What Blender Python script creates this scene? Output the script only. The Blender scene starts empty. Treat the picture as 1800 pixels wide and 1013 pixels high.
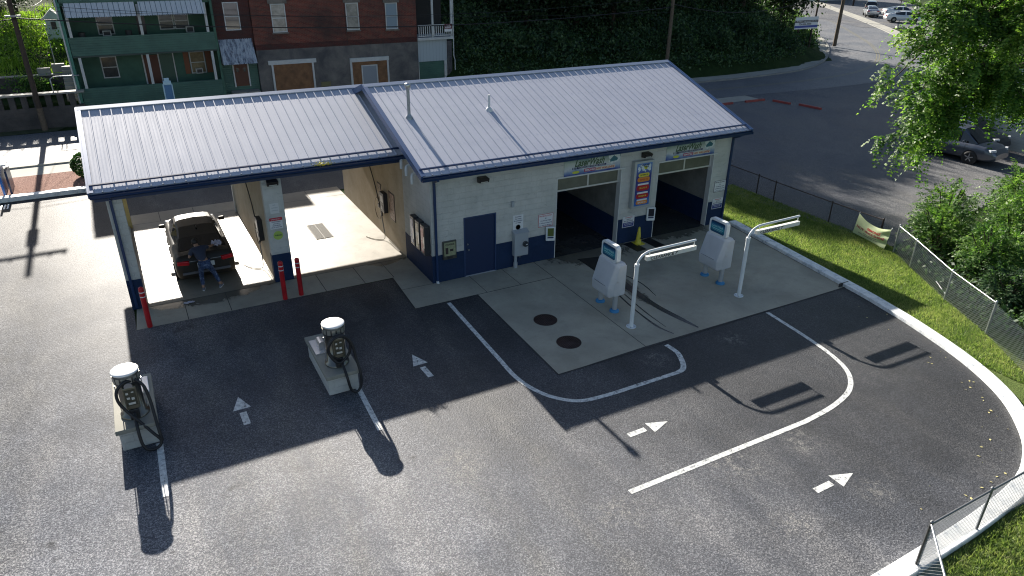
import bpy, math, random
import numpy as np
from mathutils import Vector, Matrix
R=math.radians; pi=math.pi
random.seed(7); rng=np.random.default_rng(7)
scene=bpy.context.scene
C=scene.collection
# ------------------------------------------------------------------ materials
MATS={}
def mat(name,col,rough=.6,spec=.5,metal=0,var=.0,vscale=3.,col2=None,bump=0,bscale=60,bdist=.01,emit=0,trans=0,coat=0,detail=4,alpha=None):
    if name in MATS: return MATS[name]
    m=bpy.data.materials.new(name); m.use_nodes=True; nt=m.node_tree; N=nt.nodes; L=nt.links
    b=N['Principled BSDF']; b.inputs['Base Color'].default_value=(*col,1); b.inputs['Roughness'].default_value=rough
    b.inputs['Specular IOR Level'].default_value=spec; b.inputs['Metallic'].default_value=metal
    if coat: b.inputs['Coat Weight'].default_value=coat; b.inputs['Coat Roughness'].default_value=.08
    if trans: b.inputs['Transmission Weight'].default_value=trans
    if emit: b.inputs['Emission Color'].default_value=(*col,1); b.inputs['Emission Strength'].default_value=emit
    g=N.new('ShaderNodeNewGeometry')
    if var or col2:
        n=N.new('ShaderNodeTexNoise'); n.inputs['Scale'].default_value=vscale; n.inputs['Detail'].default_value=detail; n.inputs['Roughness'].default_value=.65
        L.new(g.outputs['Position'],n.inputs['Vector'])
        r=N.new('ShaderNodeValToRGB'); r.color_ramp.elements[0].position=.35; r.color_ramp.elements[1].position=.68
        c2=col2 if col2 else tuple(c*(1-var) for c in col)
        r.color_ramp.elements[0].color=(*c2,1); r.color_ramp.elements[1].color=(*col,1)
        L.new(n.outputs['Fac'],r.inputs['Fac']); L.new(r.outputs['Color'],b.inputs['Base Color'])
    if bump:
        n2=N.new('ShaderNodeTexNoise'); n2.inputs['Scale'].default_value=bscale; n2.inputs['Detail'].default_value=3
        L.new(g.outputs['Position'],n2.inputs['Vector'])
        bp=N.new('ShaderNodeBump'); bp.inputs['Strength'].default_value=bump; bp.inputs['Distance'].default_value=bdist
        L.new(n2.outputs['Fac'],bp.inputs['Height']); L.new(bp.outputs['Normal'],b.inputs['Normal'])
    MATS[name]=m; return m
class NB:   # small node helper
    def __init__(s,name):
        s.m=bpy.data.materials.new(name); s.m.use_nodes=True; s.N=s.m.node_tree.nodes; s.L=s.m.node_tree.links; s.b=s.N['Principled BSDF']; s.g=s.N.new('ShaderNodeNewGeometry'); MATS[name]=s.m
        s.pos=s.g.outputs['Position']
    def noise(s,scale,detail=3,rough=.6,vec=None,dist=0):
        n=s.N.new('ShaderNodeTexNoise'); n.inputs['Scale'].default_value=scale; n.inputs['Detail'].default_value=detail; n.inputs['Roughness'].default_value=rough; n.inputs['Distortion'].default_value=dist
        s.L.new(vec or s.pos,n.inputs['Vector']); return n.outputs['Fac']
    def map(s,scale=(1,1,1),loc=(0,0,0),rot=(0,0,0)):
        n=s.N.new('ShaderNodeMapping'); n.inputs['Scale'].default_value=scale; n.inputs['Location'].default_value=loc; n.inputs['Rotation'].default_value=rot
        s.L.new(s.pos,n.inputs['Vector']); return n.outputs['Vector']
    def ramp(s,fac,stops):
        r=s.N.new('ShaderNodeValToRGB'); e=r.color_ramp.elements
        while len(e)<len(stops): e.new(.5)
        for i,(p,c) in enumerate(stops):
            e[i].position=p; e[i].color=(*c,1) if hasattr(c,'__len__') else (c,c,c,1)
        s.L.new(fac,r.inputs['Fac']); return r.outputs['Color']
    def mix(s,fac,a,b,mode='MIX'):
        n=s.N.new('ShaderNodeMix'); n.data_type='RGBA'; n.blend_type=mode
        for i,v in ((0,fac),(6,a),(7,b)):
            if isinstance(v,(int,float)): n.inputs[i].default_value=v if i==0 else (v,v,v,1)
            elif isinstance(v,tuple): n.inputs[i].default_value=(*v,1)
            else: s.L.new(v,n.inputs[i])
        return n.outputs[2]
    def math(s,op,a,b=0):
        n=s.N.new('ShaderNodeMath'); n.operation=op
        for i,v in ((0,a),(1,b)):
            if isinstance(v,(int,float)): n.inputs[i].default_value=v
            else: s.L.new(v,n.inputs[i])
        return n.outputs[0]
    def bump(s,h,strength=.5,dist=.01,normal=None):
        n=s.N.new('ShaderNodeBump'); n.inputs['Strength'].default_value=strength; n.inputs['Distance'].default_value=dist
        s.L.new(h,n.inputs['Height'])
        if normal: s.L.new(normal,n.inputs['Normal'])
        return n.outputs['Normal']
    def out(s,col=None,rough=None,normal=None,spec=None):
        for k,v in (('Base Color',col),('Roughness',rough),('Normal',normal),('Specular IOR Level',spec)):
            if v is None: continue
            if isinstance(v,(int,float)): s.b.inputs[k].default_value=v
            elif isinstance(v,tuple): s.b.inputs[k].default_value=(*v,1)
            else: s.L.new(v,s.b.inputs[k])
        return s.m
def asphalt(name,base,light,rough=.55,patch=.25,spec=.5,dust=None,bstr=1.0,worn=0):
    s=NB(name)
    grain=s.noise(20,3,.75); big=s.noise(patch,5,.6,dist=.6)
    vor=s.N.new('ShaderNodeTexVoronoi'); vor.inputs['Scale'].default_value=26; s.L.new(s.pos,vor.inputs['Vector'])
    c1=s.mix(s.ramp(big,[(.38,0.),(.66,1.)]),base,light)
    st=s.noise(1.0,4,.6,vec=s.map((.7,.22,1),rot=(0,0,.25)))      # long tyre-worn streaks
    c1=s.mix(s.ramp(st,[(.5,0.),(.8,.35)]),c1,dust or light)
    sp=s.noise(1.3,6,.7,vec=s.map(loc=(31,7,0)))
    c1=s.mix(s.ramp(sp,[(.66,0.),(.78,.35)]),c1,tuple(min(1,c*4.5) for c in light))
    if worn:   # older, paler surface to the left; sunlit foreground painted lighter than the shaded band
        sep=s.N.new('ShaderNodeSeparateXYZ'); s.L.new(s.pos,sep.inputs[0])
        wear_sun=s.math('ADD',s.math('ADD',s.math('MULTIPLY',sep.outputs['X'],-.06),s.math('MULTIPLY',s.math('ADD',sep.outputs['Y'],5.),-.045)),s.math('MULTIPLY',s.noise(.35,4,.6,dist=.5),.5))
        c1=s.mix(s.ramp(wear_sun,[(.15,0.),(.95,1.)]),c1,s.mix(1.,c1,worn,'MULTIPLY'))
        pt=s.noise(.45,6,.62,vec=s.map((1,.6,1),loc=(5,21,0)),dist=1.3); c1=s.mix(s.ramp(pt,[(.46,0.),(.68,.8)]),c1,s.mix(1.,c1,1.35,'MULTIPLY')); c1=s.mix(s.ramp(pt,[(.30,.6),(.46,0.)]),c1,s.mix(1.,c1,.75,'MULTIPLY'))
        wob=s.noise(.5,3,.6); brk=s.noise(1.6,6,.75,vec=s.map((1,.35,1),loc=(3,9,0)))
        xx=s.math('ADD',sep.outputs['X'],s.math('MULTIPLY',wob,1.6)); tot=None
        for x0,wd_ in ((-.6,.30),(-2.2,.22),(-5.0,.35),(-6.6,.3),(-11.3,.6),(-13.2,.5)):   # pale wheel tracks
            d_=s.math('ABSOLUTE',s.math('SUBTRACT',xx,x0)); g_=s.math('MAXIMUM',s.math('SUBTRACT',1.,s.math('DIVIDE',d_,wd_*2.2)),0.)
            tot=g_ if tot is None else s.math('MAXIMUM',tot,g_)
        c1=s.mix(s.math('MULTIPLY',tot,s.ramp(brk,[(.38,0.),(.66,.65)])),c1,(.088,.093,.100))
        tot=None
        for x0,y0,r0 in ((4.3,-11.5,.34),(2.3,-11.5,.42),(-.72,-11.5,.4),(2.16,-13.35,.36),(4.4,-13.45,.3),(6.3,-7.3,.3),(3.6,-7.2,.3),(-3.0,-8.6,.4)):  # scuffed chalky spots
            vm=s.N.new('ShaderNodeVectorMath'); vm.operation='DISTANCE'; s.L.new(s.pos,vm.inputs[0]); vm.inputs[1].default_value=(x0,y0,0)
            g_=s.math('MAXIMUM',s.math('SUBTRACT',1.,s.math('DIVIDE',vm.outputs['Value'],r0*1.8)),0.); tot=g_ if tot is None else s.math('MAXIMUM',tot,g_)
        c1=s.mix(s.math('MULTIPLY',s.ramp(tot,[(.05,0.),(.7,1.)]),s.ramp(s.noise(4.5,6,.8,dist=1.),[(.47,0.),(.62,.5)])),c1,(.20,.205,.21))
        oil=s.noise(.9,3,.7,vec=s.map(loc=(17,3,0))); c1=s.mix(s.ramp(oil,[(.64,0.),(.72,.6)]),c1,(.012,.014,.018))
    vc=s.N.new('ShaderNodeTexVoronoi'); vc.inputs['Scale'].default_value=48; s.L.new(s.pos,vc.inputs['Vector'])
    sp2=s.N.new('ShaderNodeSeparateColor'); s.L.new(vc.outputs['Color'],sp2.inputs[0])
    c=s.mix(s.ramp(sp2.outputs[0],[(.0,.0),(.6,.35),(.95,1.)]),s.mix(1.,c1,.5,'MULTIPLY'),s.mix(1.,c1,(2.6,2.4,2.05),'MULTIPLY'))
    c=s.mix(s.ramp(grain,[(.35,.5),(.6,.0)]),c,s.mix(1.,c,.5,'MULTIPLY'))
    g2=s.noise(24,5,.8); c=s.mix(s.ramp(g2,[(.36,.45),(.5,.0)]),c,s.mix(1.,c,.5,'MULTIPLY')); c=s.mix(s.ramp(g2,[(.5,.0),(.66,.45)]),c,s.mix(1.,c,(2.1,2.0,1.85),'MULTIPLY'))
    h=s.math('ADD',s.math('ADD',s.math('MULTIPLY',vor.outputs['Distance'],-.9),s.math('MULTIPLY',sp2.outputs[0],.5)),s.math('MULTIPLY',g2,1.6))
    s.out(c,s.ramp(wear_sun,[(.3,rough),(.95,rough+.13)]) if worn else s.ramp(big,[(.3,rough),(.7,rough+.1)]),s.bump(h,bstr,.009),s.ramp(s.math('MULTIPLY',s.math('ADD',sep.outputs['X'],12.),.1),[(.05,spec*.2),(.6,spec)]) if worn else spec)
    return s.m
def concrete(name,base,dark,rough=.7,stain=.8,spec=.4,wetlow=None,scale=.5):
    s=NB(name)
    n1=s.noise(scale,6,.65,dist=.4); n2=s.noise(4,5,.7); n3=s.noise(60,2)
    c=s.mix(s.ramp(n1,[(.35,0.),(.68,1.)]),dark,base)
    c=s.mix(s.ramp(n2,[(.55,0.),(.75,stain*.5)]),c,tuple(x*.6 for x in dark))
    c=s.mix(s.ramp(n3,[(.3,.25),(.7,0.)]),c,tuple(x*.7 for x in dark))
    r=s.ramp(n1,[(.35,wetlow if wetlow else rough),(.6,rough)])
    s.out(c,r,s.bump(n3,.25,.004),spec); return s.m
def blockwall(name,base,dark,bw=.41,bh=.2,axis='x',bump=.6,mortar=.008,rough=.75,crack=.55):
    s=NB(name)
    sep=s.N.new('ShaderNodeSeparateXYZ'); s.L.new(s.pos,sep.inputs[0])
    cmb=s.N.new('ShaderNodeCombineXYZ')
    s.L.new(s.math('ADD',sep.outputs['X'],sep.outputs['Y']),cmb.inputs[0]); s.L.new(sep.outputs['Z'],cmb.inputs[1])
    br=s.N.new('ShaderNodeTexBrick'); br.inputs['Scale'].default_value=1; br.inputs['Brick Width'].default_value=bw; br.inputs['Row Height'].default_value=bh; br.inputs['Mortar Size'].default_value=mortar; br.inputs['Mortar Smooth'].default_value=.6
    s.L.new(cmb.outputs[0],br.inputs['Vector'])
    n=s.noise(11,6,.75); n2=s.noise(1.2,5,.65); n3=s.noise(3.5,7,.8,vec=s.map((.8,.8,2.2)),dist=1.2)
    c=s.mix(s.ramp(n2,[(.3,0.),(.7,1.)]),dark,base)
    c=s.mix(s.ramp(n3,[(.57,0.),(.70,crack)]),c,tuple(x*.45 for x in dark))
    c=s.mix(s.math('MULTIPLY',br.outputs['Fac'],.06),c,tuple(x*.4 for x in dark))
    h=s.math('SUBTRACT',s.math('MULTIPLY',n,.9),s.math('MULTIPLY',br.outputs['Fac'],.35))
    s.out(c,rough,s.bump(h,bump,.02),.3); return s.m
def brickmat(name,c1,c2,mort,bw=.22,bh=.075,stain=(.03,.03,.03)):
    s=NB(name)
    sep=s.N.new('ShaderNodeSeparateXYZ'); s.L.new(s.pos,sep.inputs[0])
    cmb=s.N.new('ShaderNodeCombineXYZ')
    s.L.new(s.math('ADD',sep.outputs['X'],sep.outputs['Y']),cmb.inputs[0]); s.L.new(sep.outputs['Z'],cmb.inputs[1])
    br=s.N.new('ShaderNodeTexBrick'); br.inputs['Scale'].default_value=1; br.inputs['Brick Width'].default_value=bw; br.inputs['Row Height'].default_value=bh; br.inputs['Mortar Size'].default_value=.009
    br.inputs['Color1'].default_value=(*c1,1); br.inputs['Color2'].default_value=(*c2,1); br.inputs['Mortar'].default_value=(*mort,1)
    s.L.new(cmb.outputs[0],br.inputs['Vector'])
    n2=s.noise(.5,6,.7); 
    c=s.mix(s.ramp(n2,[(.3,.75),(.62,0.)]),br.outputs['Color'],stain)
    s.out(c,.85,s.bump(br.outputs['Fac'],-.5,.01),.2); return s.m
def leafmat(name,cols,trans=.35,rough=.5,spec=.35):
    s=NB(name); isl=s.g.outputs['Random Per Island']
    n=s.noise(.9,5,.7)
    f=s.math('ADD',s.math('MULTIPLY',isl,.5),s.math('MULTIPLY',s.ramp(n,[(.3,0.),(.7,1.)]),.45))
    k=len(cols); c=s.ramp(f,[(.2+.65*i/(k-1),cols[i]) for i in range(k)])
    s.out(c,rough,None,spec)
    tr=s.N.new('ShaderNodeBsdfTranslucent'); mx=s.N.new('ShaderNodeMixShader'); mx.inputs[0].default_value=trans
    s.L.new(s.mix(1.,c,(1.6,1.8,.8),'MULTIPLY'),tr.inputs['Color'])
    o=s.N['Material Output']; s.L.new(s.b.outputs[0],mx.inputs[1]); s.L.new(tr.outputs[0],mx.inputs[2]); s.L.new(mx.outputs[0],o.inputs['Surface'])
    return s.m
# ------------------------------------------------------------------ mesh builder
class MB:
    def __init__(s): s.v=[]; s.f=[]; s.sm=[]
    def add(s,vs,fs,sm=False):
        o=len(s.v); s.v+= [tuple(map(float,v)) for v in vs]; s.f+=[tuple(i+o for i in f) for f in fs]; s.sm+=[sm]*len(fs); return s
    def box(s,x0,x1,y0,y1,z0,z1):
        if x0>x1:x0,x1=x1,x0
        if y0>y1:y0,y1=y1,y0
        if z0>z1:z0,z1=z1,z0
        return s.add([(x0,y0,z0),(x1,y0,z0),(x1,y1,z0),(x0,y1,z0),(x0,y0,z1),(x1,y0,z1),(x1,y1,z1),(x0,y1,z1)],
          [(0,3,2,1),(4,5,6,7),(0,1,5,4),(1,2,6,5),(2,3,7,6),(3,0,4,7)])
    def obox(s,c,sz,rot=(0,0,0),M=None):
        M=M or Matrix.Rotation(rot[2],3,'Z')@Matrix.Rotation(rot[1],3,'Y')@Matrix.Rotation(rot[0],3,'X')
        vs=[]
        for dz in(-1,1):
            for dx,dy in((-1,-1),(1,-1),(1,1),(-1,1)):
                p=M@Vector((dx*sz[0]/2,dy*sz[1]/2,dz*sz[2]/2)); vs.append((c[0]+p.x,c[1]+p.y,c[2]+p.z))
        return s.add(vs,[(0,3,2,1),(4,5,6,7),(0,1,5,4),(1,2,6,5),(2,3,7,6),(3,0,4,7)])
    def bar(s,p,q,w,h=None,up=(0,0,1)):
        p=Vector(p);q=Vector(q);d=(q-p); l=d.length; d.normalize(); u=Vector(up)
        if abs(d.dot(u))>.98: u=Vector((0,1,0))
        a=d.cross(u).normalized(); b=a.cross(d).normalized(); M=Matrix((a,d,b)).transposed()
        return s.obox((p+q)/2,(w,l,h or w),M=M)
    def cyl(s,p,q,r0,r1=None,n=16,caps=True,sm=True):
        r1=r0 if r1 is None else r1
        p=Vector(p);q=Vector(q);d=(q-p).normalized(); u=Vector((0,0,1)) if abs(d.z)<.95 else Vector((1,0,0))
        a=d.cross(u).normalized(); b=d.cross(a).normalized(); vs=[]
        for c,r in((p,r0),(q,r1)):
            for i in range(n):
                t=2*pi*i/n; vs.append(c+a*math.cos(t)*r+b*math.sin(t)*r)
        s.add(vs,[(i,(i+1)%n,n+(i+1)%n,n+i) for i in range(n)],sm)
        if caps: s.add(vs[:n],[tuple(range(n))[::-1]]); s.add(vs[n:],[tuple(range(n))])
        return s
    def tube(s,pts,r,n=8,closed=False,sm=True,caps=True):
        P=[Vector(p) for p in pts]; m=len(P); rr=r if hasattr(r,'__len__') else [r]*m
        T=[]
        for i in range(m):
            a=P[(i-1)%m] if (closed or i>0) else P[i]; b=P[(i+1)%m] if (closed or i<m-1) else P[i]
            T.append((b-a).normalized())
        u=Vector((0,0,1)) if abs(T[0].z)<.9 else Vector((1,0,0))
        a=T[0].cross(u).normalized(); vs=[]
        for i in range(m):
            a=(a-T[i]*a.dot(T[i])).normalized(); b=T[i].cross(a)
            for k in range(n):
                t=2*pi*k/n; vs.append(P[i]+a*math.cos(t)*rr[i]+b*math.sin(t)*rr[i])
        fs=[]
        for i in range(m if closed else m-1):
            j=(i+1)%m
            for k in range(n): fs.append((i*n+k,i*n+(k+1)%n,j*n+(k+1)%n,j*n+k))
        s.add(vs,fs,sm)
        if caps and not closed:
            s.add(vs[:n],[tuple(range(n))[::-1]]); s.add(vs[-n:],[tuple(range(n))])
        return s
    def lathe(s,c,prof,n=24,sm=True,caps=True):
        vs=[];fs=[]
        for r,z in prof:
            for i in range(n): t=2*pi*i/n; vs.append((c[0]+r*math.cos(t),c[1]+r*math.sin(t),c[2]+z))
        for j in range(len(prof)-1):
            for i in range(n): fs.append((j*n+i,j*n+(i+1)%n,(j+1)*n+(i+1)%n,(j+1)*n+i))
        s.add(vs,fs,sm)
        if caps:
            if prof[0][0]>1e-4: s.add(vs[:n],[tuple(range(n))[::-1]])
            if prof[-1][0]>1e-4: s.add(vs[-n:],[tuple(range(n))])
        return s
    def prism(s,poly,z0,z1):
        n=len(poly); vs=[(x,y,z0) for x,y in poly]+[(x,y,z1) for x,y in poly]
        return s.add(vs,[tuple(range(n))[::-1],tuple(range(n,2*n))]+[(i,(i+1)%n,n+(i+1)%n,n+i) for i in range(n)])
    def face(s,pts,sm=False): return s.add(pts,[tuple(range(len(pts)))],sm)
    def loft(s,rings,closed=True,sm=True,caps=True):
        n=len(rings[0]); vs=[p for r in rings for p in r]; fs=[]
        for i in range(len(rings)-1):
            for k in range(n if closed else n-1): fs.append((i*n+k,i*n+(k+1)%n,(i+1)*n+(k+1)%n,(i+1)*n+k))
        s.add(vs,fs,sm)
        if caps and closed: s.add(rings[0],[tuple(range(n))[::-1]]); s.add(rings[-1],[tuple(range(n))])
        return s
    def mirror(s,cx=0):
        o=MB(); o.v=[(2*cx-x,y,z) for x,y,z in s.v]; o.f=[f[::-1] for f in s.f]; o.sm=list(s.sm); return o
    def build(s,name,m,parent=None,bevel=0,label=None,seg=2):
        me=bpy.data.meshes.new(name)
        off=parent_loc(parent)
        me.from_pydata([(x-off[0],y-off[1],z-off[2]) for x,y,z in s.v],[],s.f)
        me.polygons.foreach_set('use_smooth',s.sm); me.update()
        o=bpy.data.objects.new(name,me); C.objects.link(o)
        if m is not None: me.materials.append(m)
        if parent: o.parent=parent
        if bevel:
            b=o.modifiers.new('bevel','BEVEL'); b.width=bevel; b.segments=seg; b.limit_method='ANGLE'; b.angle_limit=R(40)
        if label: o['label']=label
        return o
def parent_loc(p):
    v=Vector((0,0,0))
    while p is not None: v+=p.location; p=p.parent
    return v
def fast_mesh(name,V,F,m,parent=None,smooth=False):
    V=np.asarray(V,dtype=np.float32); F=np.asarray(F,dtype=np.int32)
    off=np.array(parent_loc(parent),dtype=np.float32); V=V-off
    me=bpy.data.meshes.new(name); me.vertices.add(len(V)); me.vertices.foreach_set('co',V.ravel())
    k=F.shape[1]; me.loops.add(F.size); me.loops.foreach_set('vertex_index',F.ravel())
    me.polygons.add(len(F)); me.polygons.foreach_set('loop_start',np.arange(0,F.size,k,dtype=np.int32)); me.polygons.foreach_set('loop_total',np.full(len(F),k,dtype=np.int32))
    if smooth: me.polygons.foreach_set('use_smooth',np.ones(len(F),dtype=bool))
    me.update(calc_edges=True); me.validate()
    o=bpy.data.objects.new(name,me); C.objects.link(o); me.materials.append(m)
    if parent: o.parent=parent
    return o
def tag(o,label,cat,group=None):
    o['label']=label; o['category']=cat
    if group: o['group']=group
    return o
def thing(name,loc,label,cat,group=None,rz=0):
    o=bpy.data.objects.new(name,None); o.empty_display_size=.3; C.objects.link(o); o.location=loc; o.rotation_euler=(0,0,rz)
    return tag(o,label,cat,group)
def struct(o,kind='structure'): o['kind']=kind; return o
def copy_tree(o,loc=None,rz=None,label=None,group=None,parent=None,scale=None):
    c=o.copy(); C.objects.link(c); c.parent=parent
    if loc is not None: c.location=loc
    if rz is not None: c.rotation_euler=(0,0,rz)
    if scale is not None: c.scale=(scale,)*3 if not hasattr(scale,'__len__') else scale
    if label: c['label']=label
    if group: c['group']=group
    for ch in [x for x in bpy.data.objects if x.parent==o]: copy_tree(ch,parent=c)
    return c
def lettering(txt,m,parent,origin,u,v,width=None,height=None,bold=.0,shear=0,align='CENTER',depth=.002,name='lettering'):
    cu=bpy.data.curves.new(name,'FONT'); cu.body=txt; cu.size=1; cu.align_x='LEFT'; cu.shear=shear; cu.offset=bold; cu.resolution_u=3; cu.space_line=.85
    if '\n' in txt: cu.align_x='CENTER'
    t=bpy.data.objects.new('tmp',cu); C.objects.link(t)
    bpy.context.view_layer.update()
    me=bpy.data.meshes.new_from_object(t.evaluated_get(bpy.context.evaluated_depsgraph_get()))
    bpy.data.objects.remove(t); bpy.data.curves.remove(cu)
    co=np.array([x.co[:] for x in me.vertices]); mn=co.min(0); mx=co.max(0); w,h=(mx-mn)[:2]
    sx=width/w if width else None; sy=height/h if height else None
    if sx is None: sx=sy
    if sy is None: sy=sx
    u=Vector(u).normalized(); v=Vector(v).normalized(); n=u.cross(v); o0=Vector(origin); off=parent_loc(parent)
    fx={'CENTER':-.5,'LEFT':0,'RIGHT':-1}[align]
    for x in me.vertices:
        a=(x.co.x-mn[0]+fx*w)*sx; b=(x.co.y-mn[1]-.5*h)*sy
        x.co=o0+u*a+v*b+n*(depth)-off
    me.name=name; me.materials.clear(); me.materials.append(m)
    o=bpy.data.objects.new(name,me); C.objects.link(o); o.parent=parent
    return o
def catmull(P,k=8):
    P=[Vector((*p,0)) if len(p)==2 else Vector(p) for p in P]; out=[]
    for i in range(len(P)-1):
        a=P[max(i-1,0)];b=P[i];c=P[i+1];d=P[min(i+2,len(P)-1)]
        for j in range(k):
            t=j/k; out.append(.5*((2*b)+(c-a)*t+(2*a-5*b+4*c-d)*t*t+(3*b-a-3*c+d)*t**3))
    out.append(P[-1]); return out
def strip(mb,P,w,z,side=0,h=None):
    """flat band (or kerb when h given) along polyline; side -1/0/1 shifts it"""
    P=[Vector((p[0],p[1],0)) for p in P]; n=len(P); Ls=[];Rs=[]
    ww=w if hasattr(w,'__len__') else [w]*n
    for i in range(n):
        t=(P[min(i+1,n-1)]-P[max(i-1,0)]).normalized(); nn=Vector((-t.y,t.x,0)); w_=ww[i]
        a=P[i]+nn*(w_/2+side*w_/2); b=P[i]-nn*(w_/2-side*w_/2); Ls.append(a);Rs.append(b)
    if h is None:
        for i in range(n-1): mb.face([(Rs[i].x,Rs[i].y,z),(Rs[i+1].x,Rs[i+1].y,z),(Ls[i+1].x,Ls[i+1].y,z),(Ls[i].x,Ls[i].y,z)])
    else:
        rings=[[(Rs[i].x,Rs[i].y,z),(Rs[i].x,Rs[i].y,z+h),(Ls[i].x,Ls[i].y,z+h),(Ls[i].x,Ls[i].y,z)] for i in range(n)]
        mb.loft(rings,True,False,True)
    return mb
# ------------------------------------------------------------------ camera, light
CAM=(-7.8848,-19.8676,10.3475)
Mc=[[0.87747,0,0],[0,0,0],[0,0,0]]
def cam_rot(yaw,pitch,roll):
    f=Vector((math.sin(yaw)*math.cos(pitch),math.cos(yaw)*math.cos(pitch),math.sin(pitch))); r=Vector((math.cos(yaw),-math.sin(yaw),0)); u=r.cross(f)
    c,s=math.cos(roll),math.sin(roll); r2=c*r+s*u; u2=-s*r+c*u
    return Matrix((r2,u2,-f)).transposed()
cd=bpy.data.cameras.new('camera'); cam=bpy.data.objects.new('camera',cd); C.objects.link(cam); scene.camera=cam
cam.matrix_world=Matrix.Translation(CAM)@cam_rot(.5005,-.4586,.0124).to_4x4()
cd.sensor_width=36; cd.lens=1246.9/1800*36; cd.clip_end=2000; cd.clip_start=.1
SUN_EL=25.0; SUN_AZ=0.8   # sun stands behind the car wash (+y)
w=bpy.data.worlds.new('World'); scene.world=w; w.use_nodes=True
sky=w.node_tree.nodes.new('ShaderNodeTexSky'); sky.sky_type='NISHITA'; sky.sun_disc=False; sky.sun_elevation=R(SUN_EL); sky.sun_rotation=R(-SUN_AZ)
bg=w.node_tree.nodes['Background']; bg.inputs[1].default_value=.05; w.node_tree.links.new(sky.outputs[0],bg.inputs[0])
sd=bpy.data.lights.new('sun','SUN'); sd.energy=5; sd.angle=R(.5); sd.color=(1,.93,.83); sun=bpy.data.objects.new('sun',sd); C.objects.link(sun)
dv=Vector((-math.sin(R(SUN_AZ))*math.cos(R(SUN_EL)),math.cos(R(SUN_AZ))*math.cos(R(SUN_EL)),math.sin(R(SUN_EL))))
sun.rotation_euler=dv.to_track_quat('Z','Y').to_euler(); sun.location=(0,30,40)
scene.view_settings.view_transform='Standard'; scene.view_settings.look='None'; scene.view_settings.exposure=1.4
try: scene.cycles.filter_width=1.1
except Exception: pass
# ================================================================== SETTING
NAVY=mat('navy_paint',(.012,.035,.10),.45,var=.25,vscale=3)
NAVYTRIM=mat('navy_trim',(.013,.036,.105),.3)
WHITE=mat('white_gloss',(.72,.75,.76),.3,var=.08,vscale=4)
STEEL=mat('steel',(.5,.5,.5),.3,metal=1)
GALV=mat('galvanised',(.42,.44,.46),.45,metal=.7,var=.3,vscale=8)
BLACK=mat('black_rubber',(.012,.012,.014),.5)
DARK=mat('dark_plastic',(.025,.025,.028),.45)
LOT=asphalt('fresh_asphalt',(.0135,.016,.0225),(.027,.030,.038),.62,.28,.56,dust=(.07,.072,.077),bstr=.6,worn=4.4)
STREET=asphalt('street_asphalt',(.085,.098,.125),(.13,.14,.165),.6,.2,.35,bstr=.5)
LOTBACK=asphalt('parking_asphalt',(.075,.085,.11),(.12,.128,.145),.75,.12,.3,dust=(.13,.125,.115),bstr=.7)
CONC=concrete('concrete',(.45,.415,.33),(.29,.27,.215),.7,.8)
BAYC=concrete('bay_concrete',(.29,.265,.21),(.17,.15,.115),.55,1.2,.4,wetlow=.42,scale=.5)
def wetify(m,spots,dark=.25):
    N=m.node_tree.nodes; L=m.node_tree.links; s=NB.__new__(NB); s.m=m; s.N=N; s.L=L; s.b=N['Principled BSDF']; s.g=N.new('ShaderNodeNewGeometry'); s.pos=s.g.outputs['Position']
    tot=None
    nz=s.noise(1.6,6,.72,dist=.8)
    for x0,y0,sx,sy in spots:
        v=s.map((1/sx,1/sy,1),loc=(-x0/sx,-y0/sy,0)); vm=N.new('ShaderNodeVectorMath'); vm.operation='LENGTH'; L.new(v,vm.inputs[0])
        g_=s.math('SUBTRACT',1.,vm.outputs['Value']); tot=g_ if tot is None else s.math('MAXIMUM',tot,g_)
    f=s.ramp(s.math('ADD',tot,s.math('MULTIPLY',s.math('SUBTRACT',nz,.5),1.5)),[(.02,0.),(.16,1.)])
    old=s.b.inputs['Base Color'].links[0].from_socket; c=s.mix(f,old,s.mix(1.,old,dark,'MULTIPLY')); L.new(c,s.b.inputs['Base Color'])
    oldr=s.b.inputs['Roughness'].links[0].from_socket; L.new(s.mix(f,oldr,(.22,.22,.22)),s.b.inputs['Roughness'])
wetify(CONC,[(6.1,.3,1.9,1.6),(10.4,.4,1.9,1.1),(-6.6,2.7,2.2,.9),(5.6,-2.6,.35,2.0),(-.8,2.6,.9,.5)],.42)
WALK=concrete('pavement_concrete',(.40,.39,.34),(.30,.29,.25),.85,.4)
GRASSM=NB('grass_ground')
_n=GRASSM.noise(.8,5,.7); _n2=GRASSM.noise(25,3,.7); 
_c=GRASSM.ramp(_n,[(.3,(.09,.14,.035)),(.55,(.15,.20,.06)),(.75,(.24,.23,.09))])
GRASSM.out(GRASSM.mix(GRASSM.ramp(_n2,[(.3,.0),(.7,.8)]),_c,GRASSM.mix(1.,_c,.45,'MULTIPLY')),.9,GRASSM.bump(_n2,1,.05),.1)
PAINT=NB('road_paint'); _n=PAINT.noise(9,5,.75); PAINT.out(PAINT.ramp(_n,[(.34,(.08,.085,.09)),(.45,(.50,.51,.50)),(.62,(.72,.73,.70))]),.5,PAINT.bump(PAINT.noise(45),.5,.005),.4)
KERBM=NB('kerb_paint'); _n=KERBM.noise(5,5,.7); KERBM.out(KERBM.ramp(_n,[(.30,(.20,.23,.30)),(.38,(.55,.58,.60)),(.55,(.78,.79,.78))]),.55,KERBM.bump(KERBM.noise(30),.4,.006),.4)
JOINT=mat('joint_dark',(.045,.043,.04),.8)
MULCH=NB('mulch'); _n=MULCH.noise(26,4,.8); _m=MULCH.noise(3,3); MULCH.out(MULCH.mix(MULCH.ramp(_m,[(.3,0.),(.7,.5)]),MULCH.ramp(_n,[(.3,(.10,.045,.035)),(.52,(.34,.19,.15)),(.72,(.62,.46,.38))]),(.26,.14,.11)),.9,MULCH.bump(_n,1,.06),.1)
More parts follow.
